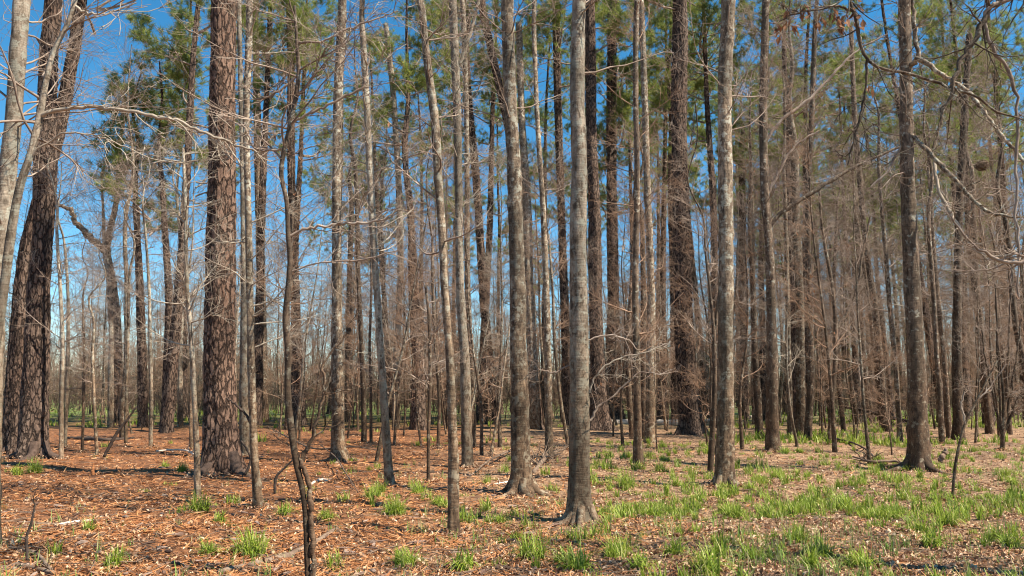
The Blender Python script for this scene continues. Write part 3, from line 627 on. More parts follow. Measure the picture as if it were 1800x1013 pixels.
trace('gum', [(1420, 774, 14), (1425, 656, 12), (1422, 506, 11), (1420, 350, 9), (1427, 200, 9), (1432, 60, 8), (1436, 0, 7)], 14, TW(3, 30, 2.0), mat='brown')
rt, S, D, b = trace('gum', [(1457, 782, 9), (1463, 700, 8), (1468, 640, 8), (1469, 576, 7), (1463, 506, 6), (1445, 400, 5), (1440, 330, 4)], 8, TW(2.8, 18, 1.4), mat='brown', name='sapling')
limb(rt, b, D, [(1469, 578, 6), (1490, 548, 5), (1505, 512, 5), (1518, 440, 4), (1530, 380, 3)], 'brown', 36, k2=8, k3=4)
trace('gum', [(1483, 758, 9), (1473, 650, 8), (1466, 506, 7), (1470, 400, 6)], 11, TW(3, 26, 1.9), mat='brown')
trace('gum', [(1515, 742, 9), (1495, 660, 8), (1480, 600, 8), (1465, 540, 7), (1455, 470, 6)], 12, TW(4, 26, 1.9), mat='brown')
trace('gum', [(1533, 744, 13), (1525, 690, 11), (1517, 631, 11), (1512, 536, 10), (1506, 400, 9)], 16, TW(4, 26, 2.2), mat='brown')
trace('gum', [(1560, 760, 20), (1554, 720, 14), (1548, 656, 13), (1540, 560, 12), (1532, 500, 11), (1522, 430, 10), (1510, 300, 10), (1502, 200, 9), (1496, 50, 8)], 17, TW(4, 30, 2.2), mat='brown')
trace('gum', [(1552, 757, 13), (1543, 656, 9), (1530, 556, 8), (1520, 480, 7)], 13, TW(4, 24, 2.0), mat='brown')
trace('gum', [(1582, 778, 11), (1580, 730, 9), (1575, 656, 8), (1565, 546, 8), (1553, 400, 7), (1545, 300, 6)], 13, TW(4, 26, 1.9))
# broad brown trunk on the right
rt, S, D, b = trace('gum', [(1616, 828, 54), (1616, 808, 43), (1614, 760, 36), (1612, 680, 31), (1610, 631, 29), (1604, 506, 26), (1598, 400, 24), (1594, 250, 23), (1592, 100, 21), (1590, 0, 20)], 13, TW(6.2, 18, 1.9), mat='brown',
      label='broad brown trunk with upper limbs drooping to the right', key='broad brown trunk', name='bare_tree', sides=28)
limb(rt, b, D, [(1594, 128, 10), (1604, 112, 10), (1616, 105, 9), (1650, 127, 8), (1700, 160, 8), (1720, 185, 7), (1750, 225, 7), (1780, 260, 6), (1812, 296, 5)], 'gum', 41, k2=16, k3=5, L=1.3, dys=-1.2)
limb(rt, b, D, [(1614, 106, 8), (1609, 60, 8), (1603, 0, 7), (1600, -40, 7)], 'gum', 42, k2=6, k3=4, L=1.2)
limb(rt, b, D, [(1600, 236, 9), (1620, 255, 8), (1645, 280, 8), (1690, 330, 7), (1730, 370, 6), (1765, 380, 5), (1806, 382, 4)], 'gum', 43, k2=14, k3=5, L=1.2, dys=-1.5)
limb(rt, b, D, [(1640, 276, 6), (1650, 330, 6), (1670, 375, 7), (1700, 420, 6), (1730, 448, 6), (1765, 450, 5), (1806, 438, 4)], 'paletwig', 44, k2=12, k3=5, L=1.2, dys=-1.5)
limb(rt, b, D, [(1594, 236, 5), (1560, 300, 4), (1530, 330, 3)], 'twig', 45, k2=6, k3=4)
trace('gum', [(1656, 780, 11), (1652, 700, 9), (1647, 631, 8), (1640, 506, 8), (1632, 380, 7)], 13, TW(4, 26, 1.9), mat='brown')
trace('gum', [(1669, 768, 11), (1664, 700, 9), (1660, 631, 8), (1650, 536, 8), (1640, 420, 7)], 13, TW(4, 26, 1.9), mat='brown')
trace('gum', [(1686, 774, 23), (1684, 740, 18), (1682, 631, 16), (1683, 506, 14), (1687, 350, 12), (1695, 200, 11), (1704, 60, 10)], 15, TW(4, 30, 2.1), mat='brown')
trace('gum', [(1740, 763, 15), (1735, 700, 12), (1727, 606, 11), (1717, 506, 10), (1712, 400, 9), (1708, 300, 8)], 15, TW(4, 30, 2.1), mat='brown')
trace('gum', [(1775, 762, 10), (1771, 700, 8), (1765, 640, 7), (1755, 560, 6)], 10, TW(2.5, 26, 1.8), mat='brown')
trace('gum', [(1822, 770, 14), (1805, 660, 11), (1787, 580, 10), (1778, 500, 9), (1770, 400, 8)], 14, TW(4, 30, 2.0), mat='brown')
# left background trees
trace('gum', [(348, 878, 12), (346, 800, 10), (342, 706, 9), (336, 590, 8), (329, 506, 7), (326, 350, 6), (322, 260, 5)], 6, TW(2.2, 22, 1.1, m='paletwig'), mat='pale',
      label='very thin pale tree rising just left of the massive scaly pine', name='bare_tree')
trace('pale', [(108, 808, 8), (108, 700, 7), (110, 600, 7), (106, 506, 6), (100, 400, 5)], 8, TW(2.4, 22, 1.4), name='sapling')
trace('pale', [(114, 788, 7), (117, 700, 6), (120, 600, 6), (119, 506, 5), (112, 420, 4)], 8.5, TW(2.4, 22, 1.4), name='sapling')
trace('gum', [(145, 794, 5), (147, 700, 5), (148, 600, 4), (146, 540, 3)], 6, TW(1.6, 20, 1.2), mat='brown', name='sapling')
trace('gum', [(171, 799, 6), (167, 720, 5), (163, 620, 5), (165, 560, 4)], 6, TW(1.6, 20, 1.2), name='sapling')
trace('gum', [(195, 750, 11), (195, 650, 10), (196, 590, 9), (190, 480, 8)], 14, TW(5, 34, 2.6), mat='pale')
rt, S, D, b = trace('gum', [(208, 742, 26), (206, 650, 19), (203, 560, 17), (196, 490, 16), (188, 435, 13), (205, 350, 9), (210, 260, 8)], 20, TW(7, 40, 3.4), mat='brown',
      label='gnarled dark tree with a thick crooked limb rising left', name='bare_tree')
limb(rt, b, D, [(190, 442, 14), (170, 428, 12), (150, 410, 11), (130, 385, 9), (125, 368, 8), (104, 362, 6)], 'brown', 46, k2=12, k3=6, L=2.5, rmin=0.006)
trace('gum', [(215, 768, 10), (217, 700, 10), (222, 650, 9), (223, 506, 8)], 15, TW(5, 34, 2.4))
trace('gum', [(221, 784, 6), (222, 700, 6), (225, 600, 5), (228, 480, 4)], 9, TW(2.4, 26, 1.6), name='sapling')
trace('darkpine', [(251, 752, 18), (250, 650, 15), (246, 506, 13), (240, 380, 10)], 17)
trace('gum', [(265, 788, 8), (266, 700, 7), (264, 600, 6), (262, 506, 5), (255, 400, 4)], 9, TW(2.4, 26, 1.6), mat='pale', name='sapling')
trace('darkpine', [(292, 754, 18), (294, 650, 14), (297, 530, 12), (290, 400, 10)], 17)
trace('pale', [(317, 752, 11), (317, 640, 9), (319, 530, 8), (316, 400, 7)], 14, TW(4, 34, 2.4))
trace('gum', [(336, 790, 6), (336, 700, 6), (338, 600, 5)], 9, TW(2.2, 24, 1.5), name='sapling')
trace('gum', [(640, 778, 10), (639, 700, 9), (635, 600, 8), (630, 480, 8), (625, 300, 7)], 14, TW(3, 34, 2.1), mat='brown')
trace('gum', [(652, 780, 6), (652, 700, 5), (650, 600, 5)], 10, TW(2.2, 28, 1.8), mat='brown')
trace('darkpine', [(735, 758, 30), (735, 640, 22), (728, 520, 18), (722, 380, 12)], 20, depth=34)
trace('gum', [(612, 742, 13), (612, 640, 11), (614, 506, 10), (618, 350, 8)], 16, TW(3, 34, 2.4), mat='brown')
trace('gum', [(770, 790, 7), (772, 700, 6), (765, 600, 6), (760, 480, 5)], 9, TW(2, 30, 1.8, m='redtwig'), mat='brown')
trace('gum', [(1000, 790, 7), (985, 700, 6), (975, 600, 6), (972, 520, 5)], 8, TW(2, 26, 1.6, m='redtwig'))
# a multi-stemmed shrub on the right and the thin bent sapling before it
rt, S, D, b = trace('gum', [(1761, 792, 8), (1763, 760, 7), (1764, 700, 5), (1758, 640, 4), (1752, 580, 3)], 3.4, TW(0.9, 12, 0.9), mat='brown', name='shrub',
      label='many-stemmed twiggy shrub near the right edge')
for q, (dx, hh) in enumerate([(-28, 640), (26, 620), (48, 660), (-10, 560), (14, 540)]):
    limb(rt, b, D, [(1762, 770, 5), (1762 + dx * .4, 720, 4), (1762 + dx, hh, 3), (1762 + dx * 1.3, hh - 60, 2)], 'brown', 50 + q, k2=7, k3=4, L=0.7, name='stem')
rt, S, D, b = trace('gum', [(1674, 882, 5), (1680, 816, 5), (1695, 751, 4.5), (1720, 701, 4), (1745, 651, 3), (1757, 630, 2)], 1.0, None, name='sapling',
      label='thin bent leafless sapling leaning right, in front of the broad brown trunk', sides=8)
limb(rt, b, D, [(1697, 748, 3), (1690, 715, 3), (1695, 690, 2)], 'twig', 61, k2=3, k3=2, L=0.3)
limb(rt, b, D, [(1720, 702, 3), (1740, 680, 2), (1770, 640, 2)], 'twig', 62, k2=4, k3=2, L=0.3)

# tree just outside the frame on the right: only its hanging limbs are in the picture
rt = empty('overhanging_tree', (6.9, 6.3, float(ground(6.9, 6.3)) - 0.02)); b = np.array(rt.location)
Cn = np.array([[0, 0, 0], [0.05, 0, 2], [0.0, 0.1, 4], [-0.2, 0.1, 6], [-0.3, 0.2, 9.5]]); Rn = np.array([.15, .12, .11, .09, .03])
me, S = trunk_mesh(Cn, Rn, 'smooth', M['brown'], 99, 20, 0.1, 8); link('trunk', me, rt)
cm = bare_crown(S, 4.5, 9.5, 12, 1.6, M['twig'], 100); link('crown', cm, rt)
TREES.append(dict(root=rt, px=2000, look=None, label='overhanging tree with thin dark limbs reaching in from the top right corner', key=None, D=6.3, group=None, r=.1, style='gum', lean=0))
def olimb(pts, seed, **k): return limb(rt, b, 6.3, pts, k.pop('mat', 'brown'), seed, **k)
olimb([(2010, -120, 12), (1900, -80, 11), (1800, -45, 10), (1757, 0, 9), (1732, 28, 9), (1717, 65, 9), (1695, 95, 8), (1677, 140, 8), (1675, 168, 7), (1655, 190, 6), (1655, 215, 4), (1640, 260, 3)], 71, k2=20, k3=5, L=1.0, rmin=.0018)
olimb([(2010, -140, 10), (1800, -110, 9), (1600, -70, 8), (1500, -20, 8), (1505, 40, 7), (1525, 105, 6), (1585, 125, 5), (1670, 155, 5), (1710, 170, 4.5), (1750, 195, 4), (1806, 214, 3)], 72, k2=26, k3=5, L=0.9, rmin=.0018)
olimb([(2010, -40, 9), (1850, -10, 8), (1750, 5, 7), (1730, 30, 6), (1745, 90, 6), (1775, 130, 6), (1790, 200, 5), (1785, 300, 5), (1790, 420, 4), (1790, 520, 3)], 73, k2=14, k3=4, L=0.5, mat='twig')
olimb([(2020, 330, 9), (1900, 400, 8), (1830, 440, 8), (1790, 462, 7), (1750, 455, 6), (1700, 420, 4), (1672, 380, 3)], 74, k2=14, k3=5, L=0.5, mat='twig')
olimb([(1525, 105, 5), (1520, 170, 4), (1505, 230, 4), (1490, 290, 3)], 75, k2=8, k3=4, L=0.5)
r = np.random.default_rng(5); LP = []
for x0, y0, n in [(1385, 30, 8), (1400, 48, 8), (1418, 20, 6), (1440, 40, 5), (1465, 22, 8), (1478, 45, 10), (1490, 30, 6), (1508, 30, 6), (1372, 52, 6), (1530, 150, 4), (1500, 5, 6)]:
    for _ in range(n): LP.append(at_depth(x0 + r.normal(0, 5), y0 + r.normal(0, 9), 6.3)[0] - b)
leaves_on(rt, LP, 0.085, 6)
olimb([(1502, 20, 5), (1470, 12, 4), (1430, 18, 3), (1395, 25, 3), (1370, 38, 2)], 76, k2=10, k3=3, L=0.25)

# ------------------------------------------------------------------ kinds of trees that repeat: build one, copy it
def copy_tree(proto, loc, rz, s, tilt=(0, 0)):
    c = proto.copy(); COL.objects.link(c); c.location = loc; c.rotation_euler = (tilt[0], tilt[1], rz); c.scale = (s, s, s)
    for ch in proto.children:
        d = ch.copy(); COL.objects.link(d); d.parent = c
    return c

def make_proto(name, H, r0, mat, twmat, z0, nb, L, k2, k3, seed, rmin, sides=9, leafy=0, sway=0.5):
    r = np.random.default_rng(seed); n = 7
    zz = np.linspace(0, H, n); w = np.cumsum(r.normal(0, sway * H / 60, (n, 2)), 0); w[0] = 0
    C = np.stack([w[:, 0], w[:, 1], zz], 1); R = r0 * (1 - 0.88 * (zz / H) ** 1.1); R[0] *= 1.35
    me, S = trunk_mesh(C, R, 'smooth', M[mat], seed, sides, 0.35, H)
    root = empty(name, (0, 0, 0)); link('trunk', me, root)
    cm = bare_crown(S, z0, H, nb, L, M[twmat], seed + 1, k2, k3, rmin); link('crown', cm, root)
    if leafy:
        V = np.empty(len(cm.vertices) * 3, np.float32); cm.vertices.foreach_get('co', V); V = V.reshape(-1, 3)
        V = V[len(V) // 3:]; P = V[r.integers(0, len(V), leafy)]
        leaves_on(root, P, 0.075, seed, 'dead_leaves')
    return root

def make_budding(seed, H):
    root = make_proto('budding_tree', H, .11, 'gum', 'twig', 4, 40, 3.2, 8, 4, seed, 0.004)
    cm = root.children[1].data; V = np.empty(len(cm.vertices) * 3, np.float32); cm.vertices.foreach_get('co', V); V = V.reshape(-1, 3); V = V[len(V) // 4:]
    q = np.random.default_rng(seed); P = V[q.integers(0, len(V), 2600)] + q.normal(0, .06, (2600, 3)); leaves_on(root, P, .075, seed, 'young_leaves', 'bud', .2); return root

def make_pine(seed, H, r0, z0, nb, L, tuft):
    r = np.random.default_rng(seed); n = 6; zz = np.linspace(0, H, n); w = np.cumsum(r.normal(0, 0.12, (n, 2)), 0); w[0] = 0
    C = np.stack([w[:, 0], w[:, 1], zz], 1); R = r0 * (1 - 0.8 * (zz / H)); R[0] *= 1.3
    me, S = trunk_mesh(C, R, 'pine', M['darkpine'], seed, 24, 0.14, H, (0.13, 0.3), 0.03)
    root = empty('pine_tree', (0, 0, 0)); link('trunk', me, root)
    wd, nd = pine_crown(seed + 3, z0, H, nb, L, 8, tuft); link('crown', wd, root); link('needles', nd, root)
    return root

# needles for the traced pines: shared crowns, set on top of their trunks
PC = [pine_crown(500 + q, 0, 9.5, 24, 3.4, 8, 24) for q in range(3)]
for q, t in enumerate([t for t in TREES if t['style'] in ('darkpine', 'pine') and t['D'] > 10]):
    tr = [c_ for c_ in t['root'].children if c_.name.startswith('trunk')][0]; n = len(tr.data.vertices); H = tr.data.vertices[n - 1].co.z; px = t['px']
    c = tr.data.vertices[n - 1].co; wd, nd = PC[q % 3]
    for nm, me in (('crown', wd), ('needles', nd)):
        o = link(nm, me, t['root'], (c.x, c.y, H - 9.0)); o.rotation_euler = (0, 0, q * 1.3); o.scale = (1, 1, 1)

occupied = [(t['root'].location.x, t['root'].location.y) for t in TREES]
def free(x, y, d):
    return all((x - a) ** 2 + (y - b_) ** 2 > d * d for a, b_ in occupied)

# understory saplings
SP = [make_proto('sapling', 7.5, 0.035, 'gum', 'twig', 1.3, 30, 1.7, 6, 4, 201, 0.0025),
      make_proto('sapling', 9.0, 0.045, 'brown', 'redtwig', 1.6, 34, 2.0, 6, 4, 202, 0.0025, leafy=60),
      make_proto('sapling', 6.5, 0.03, 'brown', 'redtwig', 1.0, 30, 1.6, 7, 4, 203, 0.0026, leafy=120),
      make_proto('sapling', 8.5, 0.045, 'pale', 'paletwig', 1.8, 26, 1.8, 6, 4, 204, 0.0025),
      make_proto('sapling', 10.0, 0.055, 'gum', 'twig', 2.0, 36, 2.1, 6, 4, 205, 0.0026, sway=0.5)]
BT = [make_proto('bare_tree', 17, 0.10, 'gum', 'twig', 5, 40, 3.6, 8, 4, 301, 0.004),
      make_proto('bare_tree', 19, 0.14, 'brown', 'twig', 6, 44, 4.0, 8, 4, 302, 0.0045, sway=0.4),
      make_proto('bare_tree', 15, 0.08, 'brown', 'redtwig', 3.5, 44, 3.2, 8, 4, 303, 0.004),
      make_proto('bare_tree', 16, 0.08, 'pale', 'paletwig', 4, 38, 3.2, 8, 4, 304, 0.004),
      make_proto('bare_tree', 13, 0.065, 'gum', 'redtwig', 2.5, 46, 2.8, 8, 4, 305, 0.004, sway=0.5)]
PT = [make_pine(401, 27, 0.24, 14, 30, 4.2, 26), make_pine(402, 25, 0.2, 12, 28, 3.8, 26), make_pine(403, 29, 0.27, 16, 32, 4.5, 26)]

BUD = make_budding(311, 17)
used = set()
def place(proto, x, y, s, look_style):
    global occupied
    z = float(ground(x, y)) * max(0, min(1, 1 - (math.hypot(x, y) - 60) / 200)) - 0.03
    rz = random.uniform(0, 6.28); tl = 0.07 if 'sapling' in look_style else 0.03; tilt = (random.gauss(0, tl), random.gauss(0, tl))
    if id(proto) not in used:
        used.add(id(proto)); c = proto; c.location = (x, y, z); c.rotation_euler = (tilt[0], tilt[1], rz); c.scale = (s, s, s)
    else: c = copy_tree(proto, (x, y, z), rz, s, tilt)
    occupied.append((x, y))
    px, py = project(x, y, 0.0)
    TREES.append(dict(root=c, px=px, look=look_style, label=None, key=None, D=y, group=None, r=0, style='', lean=0))
    return c

R2 = random.Random(11)
# pines further back, whose needles fill the upper middle and right
for px, y, k, s in [(300, 34, 1, 1.12), (455, 40, 0, 1.05), (330, 52, 1, 1.12), (520, 46, 2, .92), (585, 60, 0, .9), (690, 50, 1, .95), (745, 62, 2, .9), (640, 80, 1, 1.0),
                    (845, 44, 0, 1.0), (880, 60, 1, .9), (800, 74, 0, 1.0), (955, 52, 2, .9), (1010, 66, 0, .95), (1065, 48, 1, 1.0), (1110, 60, 2, .9), (1160, 46, 0, 1.0), (1150, 78, 2, 1.0),
                    (1235, 50, 1, 1.05), (1255, 38, 0, .95), (1300, 62, 2, .95), (1335, 46, 0, .9), (1375, 56, 1, .9), (1440, 66, 2, .9), (1455, 48, 1, .9), (1480, 80, 0, 1.0), (1530, 58, 0, .85), (1580, 72, 2, .9), (1410, 40, 2, .8), (1500, 44, 1, .82), (1560, 50, 1, .85), (1610, 54, 0, .8), (1640, 78, 2, .9), (1690, 60, 2, .8), (1730, 58, 0, .8), (1780, 64, 1, .85), (1350, 70, 1, .95), (1420, 78, 1, .95), (1295, 84, 0, 1), (1600, 90, 1, 1.0), (1652, 37, 1, .92), (1728, 40, 2, .85), (1800, 38, 0, .9), (1400, 35, 2, .85), (1515, 52, 1, 1.0), (1690, 48, 0, 1.0), (1770, 52, 2, .9),
                    (1650, 62, 1, .85), (1700, 85, 0, .95), (1760, 75, 1, .9), (940, 90, 1, 1.05), (1380, 95, 1, 1.05), (1530, 100, 2, 1.05)]:
    place(PT[k], (px - 900) / F * y, y, s * R2.uniform(.95, 1.05), 'pine')
for px, y, s in [(1395, 38, .9), (1440, 44, 1), (1500, 40, .9), (1470, 56, 1.1), (1550, 48, 1), (1600, 60, 1.1), (1640, 42, .85), (1690, 52, 1), (1240, 47, .8), (1330, 58, 1), (1745, 60, 1.1), (1365, 40, .8), (1100, 70, .9), (1790, 48, .9)]:
    place(BUD, (px - 900) / F * y, y, s, 'budding')
# bare hardwoods behind
n = 0
while n < 105:
    y = R2.uniform(34, 108) ; px = R2.uniform(-80, 1880) if n < 75 else R2.uniform(1250, 1850); x = (px - 900) / F * y
    if px < 330 and y < 42: continue
    if 85 < px < 160 and y < 90: continue
    if not free(x, y, 1.6): continue
    k = R2.choice([0, 0, 1, 2, 2, 3, 4, 4]); s = R2.uniform(0.75, 1.2)
    if px < 700: s *= 1.08
    place(BT[k], x, y, s, ['grey', 'stout', 'brown', 'pale', 'twiggy'][k]); n += 1
# understory saplings
n = 0
while n < 185:
    y = R2.triangular(17, 80, 34); px = R2.uniform(-60, 1860); x = (px - 900) / F * y
    if px < 500 and y < 28: continue
    if px < 170 and y < 60: continue
    if not free(x, y, 0.9): continue
    k = R2.choice([0, 1, 1, 2, 2, 3, 4]); s = R2.uniform(0.6, 1.15)
    place(SP[k], x, y, s, ['grey sapling', 'rusty sapling', 'leafy sapling', 'pale sapling', 'tall sapling'][k]); n += 1
# more young growth closing the view on the left
n = 0
while n < 70:
    y = R2.uniform(36, 95); px = R2.uniform(-40, 860); x = (px - 900) / F * y
    if 95 < px < 150 or not free(x, y, 0.9): continue
    k = R2.choice([0, 1, 2, 2, 4]); place(SP[k], x, y, R2.uniform(0.7, 1.25), ['grey sapling', 'rusty sapling', 'leafy sapling', 'pale sapling', 'tall sapling'][k]); n += 1
n = 0
while n < 22:
    y = R2.uniform(55, 105); px = R2.uniform(-40, 800); x = (px - 900) / F * y
    if 95 < px < 140 or not free(x, y, 1.2): continue
    k = R2.choice([2, 4, 4]); place(BT[k], x, y, R2.uniform(0.7, 1.0), ['grey', 'stout', 'brown', 'pale', 'twiggy'][k]); n += 1
# trees behind and beside the camera whose crowns dapple the floor
for x, y, k, s in [(11.5, -7, 3, .8), (-7, -3, 0, 1), (3, -8, 3, 1), (20, 18, 2, .9)]:
    place(BT[k], x, y, s, 'offframe')
for x, y, k, s in [(34, 12, 1, .9)]:
    place(PT[k], x, y, s, 'offframe')

SHADOW_TREE = make_proto('bare_tree', 15, 0.11, 'gum', 'twig', 6, 14, 2.4, 5, 3, 331, 0.003)  # thin-crowned tree added out of view so its trunk shadow crosses the floor
for x, y, s in [(8, 3, 1), (11.5, 5.5, .9), (15.5, 8.5, 1.1), (10, -1, 1), (-5, .8, .9), (19, 11, 1)]: place(SHADOW_TREE, x, y, s, 'offframe')

# ------------------------------------------------------------------ the wood in the distance: one mass
r = np.random.default_rng(77); n = 700
yy = r.uniform(100, 230, n); xx = (r.uniform(-250, 2050, n) - 900) / F * yy
m_ = 7; P = np.empty((n, m_, 3)); P[:, 0] = np.stack([xx, yy, np.full(n, -0.2)], 1); hh = r.uniform(12, 21, n); d = np.tile([0., 0, 1.], (n, 1))
for j in range(1, m_):
    d += r.normal(0, 0.05, d.shape); d[:, 2] = 1; P[:, j] = P[:, j - 1] + d * (hh / (m_ - 1))[:, None]
R = r.uniform(0.05, 0.14, n)[:, None] * np.linspace(1, .2, m_)[None]
P1, R1 = grow(P, R, 8, 0.08, 1, 4.5, (30, 70), 4, r, 0.12, 0.15, 0.06, 0.022, 0.4, 0.5)
P2, R2_ = grow(P1, R1, 2, 0.15, 1, 2.2, (25, 65), 3, r, 0.1, 0.2, 0.03, 0.014, 0.4, 0.8)
n2 = 11000; y2 = r.uniform(70, 260, n2); x2 = (r.uniform(-300, 2100, n2) - 900) / F * y2; h2 = r.uniform(2.5, 12, n2) * np.clip(y2 / 150, .4, 1.2)
PB = np.empty((n2, 3, 3)); lx = r.normal(0, .12, n2)
for j in range(3): PB[:, j] = np.stack([x2 + lx * h2 * j / 2 + r.normal(0, .08, n2) * j, y2, -.2 + h2 * j / 2], 1)
RB = (r.uniform(.02, .05, n2) * y2 / 110)[:, None] * np.array([1, .7, .25])[None]
PT_, RT_ = grow(PB, RB, 4, 0.1, 1.0, 2.6, (25, 75), 2, r, 0.05, 0.2, 0.03, 0.016, 0.3, 0.7)
V, Fs = join([tubes(P, R, 5), tubes(P1, R1, 3), tubes(PB, RB, 3), tubes(PT_, RT_, 3)])
tag(link('distant_woods', mesh_np('distant_woods', V, Fs, M['shadetwig'])), 'brown mass of leafless woods closing the view far behind', 'woods', None, 'stuff')
# evergreen and brushy undergrowth at the back
n = 420; C = []
for _ in range(n):
    y = r.uniform(62, 190); x = (r.uniform(-150, 1950) - 900) / F * y; hgt = r.uniform(0.8, 2.8) * (1 + y / 150); k = int(60)
    c = np.array([x, y, 0]) + np.stack([r.normal(0, 1.3, k), r.normal(0, 1.0, k), np.abs(r.normal(0, 0.55, k)) * hgt], 1); C.append(c)
C = np.concatenate(C); V, Fq = leaf_quads(C, 0.24, r, 0.3, 0.2)
tag(link('undergrowth', mesh_np('undergrowth', V, [Fq], island('undergrowth_leaves', [(0.06, 0.07, 0.03), (0.12, 0.13, 0.05), (0.17, 0.12, 0.07), (0.22, 0.15, 0.10)], 0.2), False)), 'low green brush growing in the shade far behind the trunks', 'undergrowth', None, 'stuff')
# thin brushwood: bare stems a metre or two high, all over the back
n = 800; yy = r.uniform(34, 110, n); xx = (r.uniform(-150, 1950, n) - 900) / F * yy
P0 = np.stack([np.stack([xx, yy, 0 * xx - .05], 1), np.stack([xx, yy, 0 * xx + .25], 1)], 1); R0 = np.full((n, 2), .02)
P1, R1 = grow(P0, R0, 3, 0.1, 0.9, 2.6, (5, 35), 5, r, 0.1, 0.14, 0.014, 0.007, 0.1, 1)
P2, R2_ = grow(P1, R1, 5, 0.2, 1.0, 1.0, (25, 60), 3, r, 0.1, 0.2, 0.01, 0.0055, 0.3, .8)
V, Fs = join([tubes(P1, R1, 3), tubes(P2, R2_, 3)])
tag(link('brushwood', mesh_np('brushwood', V, Fs, M['shadetwig'])), 'thin leafless brush filling the gaps between the far trunks', 'brush', None, 'stuff')

# ------------------------------------------------------------------ labels of the trees
ORD = ['first', 'second', 'third', 'fourth', 'fifth', 'sixth', 'seventh', 'eighth', 'ninth', 'tenth', 'eleventh', 'twelfth', 'thirteenth', 'fourteenth', 'fifteenth', 'sixteenth', 'seventeenth', 'eighteenth', 'nineteenth', 'twentieth']
LM = [(-400, 'the left edge')] + sorted([(t['px'], t['key']) for t in TREES if t['key']]) + [(5000, 'the right edge')]
looks = {'budding': 'tree hazed with yellow-green buds', 'pine': 'tall far pine with green needles', 'grey': 'far bare grey tree', 'stout': 'far stout dark bare tree', 'brown': 'far bare brown tree', 'pale': 'far pale bare tree', 'twiggy': 'far low twiggy brown tree',
         'grey sapling': 'thin grey sapling', 'rusty sapling': 'rusty-twigged sapling', 'leafy sapling': 'small sapling holding dead leaves', 'pale sapling': 'thin pale sapling', 'tall sapling': 'tall thin sapling', 'offframe': 'bare tree out of view beside the clearing'}
cats = {'budding_tree': 'tree', 'pine_tree': 'pine tree', 'bare_tree': 'tree', 'tree': 'tree', 'sapling': 'sapling', 'shrub': 'shrub', 'curved_tree': 'tree', 'overhanging_tree': 'tree'}
buckets = {}
for t in TREES:
    o = t['root']; nm = o.name.split('.')[0]
    if t['style'] in ('darkpine', 'pine') and nm == 'tree': nm = 'pine_tree'; o.name = nm
    elif nm == 'tree': nm = 'bare_tree'; o.name = nm
    lk = t['look']
    if not t['label']:
        if lk is None:
            wd = 'slim' if t['r'] < 0.09 else 'stout'; ln = ' left-leaning' if t['lean'] < -0.05 else ' right-leaning' if t['lean'] > 0.05 else ' upright'
            lk = wd + ln + (' dark pine trunk' if nm == 'pine_tree' else ' sapling' if nm == 'sapling' else ' bare tree')
        else: lk = looks[lk]
        if -10 <= t['px'] <= 1810 or True:
            g = max(i for i, (p, _) in enumerate(LM) if p <= max(-399, t['px'])); buckets.setdefault((lk, g), []).append(t)
    if t['label']: o['label'] = t['label']
    o['category'] = cats[nm]
    o['group'] = {'pine tree': 'pines standing in the wood', 'tree': 'leafless trees standing in the wood', 'sapling': 'thin saplings between the trees', 'shrub': 'shrubs'}[cats[nm]]
    if t['look'] == 'offframe': o['group'] = 'trees beside the clearing'
LM_short = lambda s: s
for (lk, g), L_ in buckets.items():
    L_.sort(key=lambda t: t['px'])
    a, b_ = LM[g][1], LM[min(g + 1, len(LM) - 1)][1]
    where = f'between {a} and {b_}'
    if g == 0: where = f'left of {b_}'
    if g == len(LM) - 2: where = f'right of {a}'
    for q, t in enumerate(L_):
        if len(L_) == 1: s = f'{lk} {where}'
        else: s = f'{lk}, {ORD[min(q, 19)]} from left {where}'
        wds = s.split()
        if len(wds) > 16: s = s.replace('between ', 'from ').replace(' and ', ' to ', 1) if False else s
        t['root']['label'] = s

# ------------------------------------------------------------------ forest floor
r = np.random.default_rng(12)
def scatter(n, ymin, ymax, pad=120):
    """points on the floor, denser near the camera"""
    u = r.uniform(size=n); y = 1 / (1 / ymin + u * (1 / ymax - 1 / ymin)); px = r.uniform(-pad, 1800 + pad, n); return (px - 900) / F * y, y
def patch(x, y, s, seed):
    q = np.random.default_rng(seed).uniform(0, 6.28, 8)
    return (np.sin(x * s + q[0] + 1.3 * np.sin(y * s * .7 + q[1])) + np.sin(y * s * 1.1 + q[2] + np.sin(x * s * 1.7 + q[3])) + .7 * np.sin((x + y) * s * 1.9 + q[4]) + .7 * np.sin((x - y) * s * 2.3 + q[5])) / 3.4
# fallen broad leaves
x, y = scatter(130000, 5.2, 34); w = (0.35 + 0.65 * np.clip((x + 1.5 + 2 * patch(x, y, .5, 3)) / 3, 0, 1)) * np.clip(.75 + 1.1 * patch(x, y, 2.8, 8), .25, 1)
k = r.uniform(size=len(x)) < w; x, y = x[k], y[k]
C = np.stack([x, y, ground(x, y) + r.uniform(0.004, 0.03, len(x))], 1)
PL = []
for t in TREES:
    if t['D'] < 26 and t['look'] is None and t['px'] < 1900:
        m_ = int(90 + 900 * t['r']); a = r.uniform(0, 6.28, m_); q_ = r.uniform(0, 1, m_) ** 1.5; rr_ = t['r'] * 1.25 + .01 + q_ * (.1 + 1.6 * t['r'])
        lx_ = t['root'].location.x + rr_ * np.cos(a); ly_ = t['root'].location.y + rr_ * np.sin(a); PL.append(np.stack([lx_, ly_, ground(lx_, ly_) + .01 + (.03 + .3 * t['r']) * (1 - q_) * r.uniform(.3, 1, m_)], 1))
C = np.concatenate([C] + PL)
V, Fq = leaf_quads(C, 0.052, r, 0.6)
tag(link('leaf_litter', mesh_np('leaf_litter', V, [Fq], M['litter'], False)), 'dry tan and brown leaves lying thick on the forest floor', 'leaf litter', None, 'stuff')
